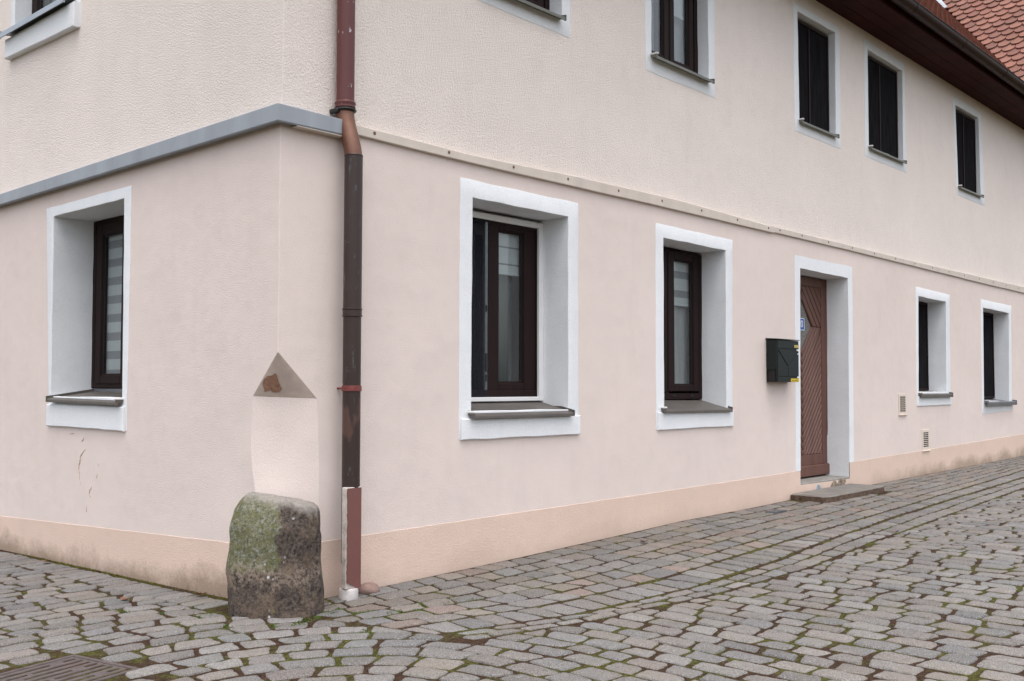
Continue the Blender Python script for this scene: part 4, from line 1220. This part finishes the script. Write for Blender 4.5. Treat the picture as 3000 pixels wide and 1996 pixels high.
# ------------------------------------------------------------------ house number plate on the door glass
npl = empty('house_number_plate', (6.695, .264, .59)); tag(npl, 'blue enamel plate with white house number on the door pane', 'house number')
pl = MB(); pl.box(6.602, 6.778, .258, .266, .588, .722, None, .003); pl.build('plate', M['blue'], npl)
rim = MB(); frame_ring(rim, 6.605, 6.775, .591, .719, .006, .2565, .2585, right, 0); rim.build('rim', M['enamel'], npl)
cu = bpy.data.curves.new('numeral', 'FONT'); cu.body = '10'; cu.size = .105; cu.align_x = 'CENTER'; cu.align_y = 'CENTER'; cu.extrude = .0008
tmp = bpy.data.objects.new('numeral_text', cu); COL.objects.link(tmp)
bpy.context.view_layer.update()
nm = bpy.data.meshes.new_from_object(tmp.evaluated_get(bpy.context.evaluated_depsgraph_get()))
bpy.data.objects.remove(tmp)
nm.transform(Matrix.Translation((6.690, .2565, .655)) @ Matrix.Rotation(R(90), 4, 'X'))
nm.materials.clear(); nm.materials.append(M['enamel'])
no = bpy.data.objects.new('numeral', nm); COL.objects.link(no); adopt(no, npl)

# ------------------------------------------------------------------ wall vents
for (a, b, c, d_, lab) in ((8.628, 8.858, -.340, -.082, 'cream slotted wall vent below and left of the small window, the higher of two'),
                          (9.344, 9.578, -.795, -.527, 'cream slotted wall vent just above the peach plinth, the lower of two')):
    ve = empty('wall_vent', ((a+b)/2, 0, c)); tag(ve, lab, 'vent', 'slotted vents in the right wall')
    pl = MB(); pl.box(a, b, -.008, .0, c+.012, d_, None, .003); pl.box(a-.006, b+.006, -.018, .0, c, c+.014, None, .003)
    pl.build('cover', M['vent'], ve)
    ho = MB()
    for col in (0, 1):
        for r_ in range(8):
            xa = a+.035+col*.083; zz = d_-.035-r_*.0232
            ho.box(xa-.003, xa+.073, -.0092, -.007, zz-.0135, zz)
    ho.build('slots', M['hole'], ve)

# ------------------------------------------------------------------ doorstep slab
ds_ = MB(); n = 26
q = [(5.905, -.012), (5.905, -.335), (5.955, -.388), (7.225, -.390), (7.245, -.012)]
zt2 = -1.036
O = densify(q, 10, .010, 4); N = len(O); I = densify(inset_poly(q, .012), 10, .010, 4)
cxm, cym = 6.57, -.2
zs_ = lambda x: .006*(x-6.5)
ds_.v = [(x, y_, -1.25) for x, y_ in O] + [(x, y_, zt2-.012+zs_(x)+.004*n3(x*14, y_*14)) for x, y_ in O] + [(x, y_, zt2+zs_(x)+.002*n3(x*9, y_*9)) for x, y_ in I] + [(cxm+(x-cxm)*.5, cym+(y_-cym)*.5, zt2+zs_(x)*.5-.002) for x, y_ in I]
ds_.f = [(k_*N+i, k_*N+(i+1) % N, (k_+1)*N+(i+1) % N, (k_+1)*N+i) for k_ in range(3) for i in range(N)] + [tuple(range(3*N, 4*N))]
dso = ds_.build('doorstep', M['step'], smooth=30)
tag(dso, 'low worn stone slab lying on the cobbles in front of the brown door', 'doorstep')

# ------------------------------------------------------------------ drain grate
gre = empty('drain_grate', (G0.x, G0.y, -1.22)); tag(gre, 'rusty square cast iron drain grate sunk in the cobbles at the bottom left', 'drain grate')
def gm_(u, v, z):
    p = G0 + ga*u + gc*v; return (p.x, p.y, z)
zg0 = zg(-1.25, -.3)+.002
b = MB(); fw = .020
b.box(0, GS, 0, fw, zg0-.06, zg0, gm_, .003); b.box(0, GS, GS-fw, GS, zg0-.06, zg0, gm_, .003); b.box(0, fw, fw, GS-fw, zg0-.06, zg0, gm_, .003); b.box(GS-fw, GS, fw, GS-fw, zg0-.06, zg0, gm_, .003)
b.build('grate_frame', M['grate'], gre)
b = MB(); i0, i1 = fw+.005, GS-fw-.005
nb = 8; pitch = (i1-i0)/nb
for i in range(nb):                                   # bars run along u
    b.box(i0, i1, i0+i*pitch, i0+i*pitch+pitch*.52, zg0-.035, zg0-.003, gm_, .003)
for i in range(nb-1):                                 # bridges, staggered between slots
    sgs = [(0, .04), (.96, 1)]
    if i % 3 == 0: sgs += [(.20, .36)]
    elif i % 3 == 1: sgs += [(.66, .72)]
    else: sgs += [(.84, .92)]
    for a, c in sgs: b.box(i0+(i1-i0)*a, i0+(i1-i0)*c, i0+i*pitch+pitch*.50, i0+(i+1)*pitch+.002, zg0-.034, zg0-.0035, gm_)
b.build('grate_bars', M['grate'], gre)
b = MB(); b.box(.01, GS-.01, .01, GS-.01, zg0-.075, zg0-.055, gm_); b.build('pit', M['pit'], gre)

# ------------------------------------------------------------------ small stone beside the pipe foot
bm = bmesh.new(); bmesh.ops.create_icosphere(bm, subdivisions=3, radius=1)
for v in bm.verts: v.co *= 1+.12*n3(*(v.co*1.6))
sb = MB(); sb.add([(.585+v.co.x*.075, -.075+v.co.y*.06, -1.178+v.co.z*.042) for v in bm.verts], [[v.index for v in f.verts] for f in bm.faces]); bm.free()
tag(sb.build('pink_stone', M['lump'], smooth=80), 'small rounded pink stone lying against the wall beside the drainpipe foot', 'stone')

# ------------------------------------------------------------------ moss, weeds, leaves
def leafy(name, spots, mat, label, cat, size=(.006, .013), h=.03):
    mb = MB()
    for x, y_, r_, cnt in spots:
        z0 = zg(x, y_) - .012
        for _ in range(cnt):
            a = rng.uniform(0, 2*math.pi); rr = r_*math.sqrt(rng.random())
            px, py = x+rr*math.cos(a), y_+rr*math.sin(a)
            if px > -.004 and py > -.004: continue
            hz = h*rng.random()*(1-.6*rr/r_)
            s_ = rng.uniform(*size); t1 = Vector((jit(1), jit(1), jit(.6)+.3)).normalized()*s_
            t2 = Vector((jit(1), jit(1), jit(.6))).normalized()*s_*.7
            c = Vector((px, py, z0+hz)); mb.add([c-t1*.2, c+t2*.6, c+t1, c-t2*.6], [(0, 1, 2, 3)])
    o = mb.build(name, M[mat], recalc=False); tag(o, label, cat, kind='stuff'); return o
ms_ = []
for _ in range(520):                                  # mossy line at the foot of the left wall
    y_ = rng.uniform(.25, 4.2)
    if n3(y_*1.6, 3) > -.18: ms_.append((-.028+jit(.016), y_, rng.uniform(.012, .03), 26))
for _ in range(60): ms_.append((.20+jit(.09), -.10+jit(.06), .03, 30))
for _ in range(50): ms_.append((.32+jit(.06), -.07+jit(.05), .025, 26))
for _ in range(260):                                  # gutter joints
    x = rng.uniform(.3, 9); L_ = rng.choice([L1, L2, L2, L3])
    if n3(x*1.3, L_[1][0]*7) > -.05: ms_.append((x, lx(L_, x)+jit(.008), .016, 16))
leafy('moss', ms_, 'moss', 'olive moss along the left wall foot and in the paving joints', 'moss', (.004, .009), .016)
wd = []
for (x, y_, r_, cn) in ((-.03, -.24, .05, 150), (-.02, -.33, .06, 170), (.11, -.31, .06, 150), (-.13, -.41, .05, 120), (-.19, -.33, .04, 90), (.20, -.30, .04, 90), (-.30, .37, .035, 80), (-.33, .14, .05, 80),
                       (.26, -.46, .06, 120), (.23, -.59, .04, 70), (.36, -.52, .05, 90), (.45, -.56, .06, 120), (.59, -.54, .06, 120), (.71, -.55, .05, 90), (.85, -.60, .04, 60), (-.01, -.75, .03, 50),
                       (-.44, .35, .05, 70), (-.26, .70, .04, 50), (-.40, -.10, .04, 60), (-.45, -.02, .03, 40), (-.55, .62, .04, 40), (-.62, .95, .03, 30),
                       (7.30, -.40, .06, 60), (6.9, -.42, .05, 50), (6.4, -.42, .05, 40), (6.1, -.42, .04, 30)):
    for _ in range(3): wd.append((x+jit(r_), y_+jit(r_), r_*.6, cn))
leafy('weeds', wd, 'weed', 'bright green low weeds growing in the joints around the guard stone', 'weeds', (.006, .012), .018)
dg = MB()
for _ in range(46):
    y_ = rng.choice([rng.gauss(.55, .12), rng.gauss(.95, .1), rng.uniform(.3, 3.6)])
    if y_ < .2: continue
    x = -.03+jit(.015); z0 = zg(x, y_)-.01; l_ = rng.uniform(.03, .08); dx, dy = jit(.03)-.01, jit(.03)
    dg.add([(x-.0012, y_, z0), (x+.0012, y_, z0), (x+dx, y_+dy, z0+l_)], [(0, 1, 2)])
    dg.add([(x, y_-.0012, z0), (x, y_+.0012, z0), (x+dx, y_+dy, z0+l_)], [(0, 1, 2)])
for _ in range(40):
    x = .22+jit(.06); y_ = -.09+jit(.03); z0 = zg(x, y_)-.01; l_ = rng.uniform(.02, .06); dx, dy = jit(.04), jit(.04)
    dg.add([(x-.0012, y_, z0), (x+.0012, y_, z0), (x+dx, y_+dy, z0+l_)], [(0, 1, 2)])
tag(dg.build('dry_stalks', M['drygrass'], recalc=False), 'thin dry brown stalks at the foot of the wall', 'dry grass', kind='stuff')

def leaf(x, y_, s_, rot, lab):
    mb = MB(); z0 = zg(x, y_)+.010; n = 9
    for i in range(n):
        t_ = i/(n-1); w_ = .42*math.sin(math.pi*t_)**.8
        cx_, cy_ = (t_-.5), 0
        for k in (-1, -.5, 0, .5, 1):
            u, v = cx_, k*w_
            X = u*math.cos(rot)-v*math.sin(rot); Y = u*math.sin(rot)+v*math.cos(rot)
            zz = .18*abs(k)*w_ + .10*math.sin(t_*5+rot)
            mb.v.append((x+X*s_, y_+Y*s_, z0+zz*s_+.006))
    mb.f = [(i*5+k, i*5+k+1, (i+1)*5+k+1, (i+1)*5+k) for i in range(n-1) for k in range(4)]
    tag(mb.build('dead_leaf', M['leaf'], smooth=80), lab, 'leaf', 'dead leaves on the cobbles')
leaf(-.10, 2.62, .07, .4, 'curled tan leaf on the paving by the left wall')
leaf(-.075, .62, .075, 1.3, 'reddish leaf caught at the left wall foot near the guard stone')
leaf(-.40, .88, .06, 2.2, 'rust brown leaf in a joint a little way off the left wall')
leaf(2.95, -.35, .07, .9, 'orange brown leaf on the paving between drainpipe and doorstep')
leaf(4.6, -1.55, .06, .2, 'pale brown leaf in the gutter course right of the middle')
ch = MB(); q = densify([(4.92, -.26), (5.14, -.25), (5.17, -.36), (4.95, -.37)], 5, .02, 9)
zc = zg(5, -.3); N = len(q)
ch.v = [(x, y_, zc-.01) for x, y_ in q]+[(5.04+(x-5.04)*.9, -.31+(y_+.31)*.9, zc+.014) for x, y_ in q]; ch.f = [(i, (i+1) % N, N+(i+1) % N, N+i) for i in range(N)]+[tuple(range(N, 2*N))]
tag(ch.build('slate_piece', M['slate']), 'dark flat piece of slate on the pavement left of the doorstep', 'slate')

# ------------------------------------------------------------------ light, sky, camera
SUN = Vector((-.25, -.29, 1.4)).normalized()
el = math.asin(SUN.z); az = math.atan2(SUN.x, SUN.y)
w = bpy.data.worlds.new('World'); S.world = w; w.use_nodes = True
nt = w.node_tree; nt.nodes.clear()
sky = nt.nodes.new('ShaderNodeTexSky'); sky.sky_type = 'NISHITA'; sky.sun_disc = False
sky.sun_elevation = el; sky.sun_rotation = az; sky.air_density = 1.0; sky.dust_density = 4.0; sky.ozone_density = 1.0
hs = nt.nodes.new('ShaderNodeHueSaturation'); hs.inputs['Saturation'].default_value = .35
bg = nt.nodes.new('ShaderNodeBackground'); bg.inputs['Strength'].default_value = .15
ow = nt.nodes.new('ShaderNodeOutputWorld')
nt.links.new(sky.outputs[0], hs.inputs['Color']); nt.links.new(hs.outputs[0], bg.inputs['Color']); nt.links.new(bg.outputs[0], ow.inputs['Surface'])
ld = bpy.data.lights.new('sun', 'SUN'); ld.energy = .5; ld.angle = R(80); ld.color = (1.0, .96, .91)
lo = bpy.data.objects.new('sun', ld); COL.objects.link(lo); lo.location = SUN*30
lo.rotation_euler = SUN.to_track_quat('Z', 'Y').to_euler()

cam = bpy.data.cameras.new('camera'); co = bpy.data.objects.new('camera', cam); COL.objects.link(co)
yaw, pit, rol = R(47.665), R(2.565), R(.097)
d = Vector((math.sin(yaw)*math.cos(pit), math.cos(yaw)*math.cos(pit), math.sin(pit)))
r0 = Vector((math.cos(yaw), -math.sin(yaw), 0)); u0 = r0.cross(d)
r1 = r0*math.cos(rol)+u0*math.sin(rol); u1 = u0*math.cos(rol)-r0*math.sin(rol)
mt = Matrix((r1, u1, -d)).transposed().to_4x4(); mt.translation = (-3.230, -4.672, 0)
co.matrix_world = mt
cam.sensor_width = 36; cam.sensor_fit = 'HORIZONTAL'; cam.lens = 2970.8/3000*36; cam.clip_start = .05; cam.clip_end = 2000
S.camera = co
S.view_settings.view_transform = 'Standard'; S.view_settings.look = 'None'
S.view_settings.exposure = 1.12; S.view_settings.gamma = 1
S.cycles.max_bounces = 8; S.cycles.transparent_max_bounces = 12
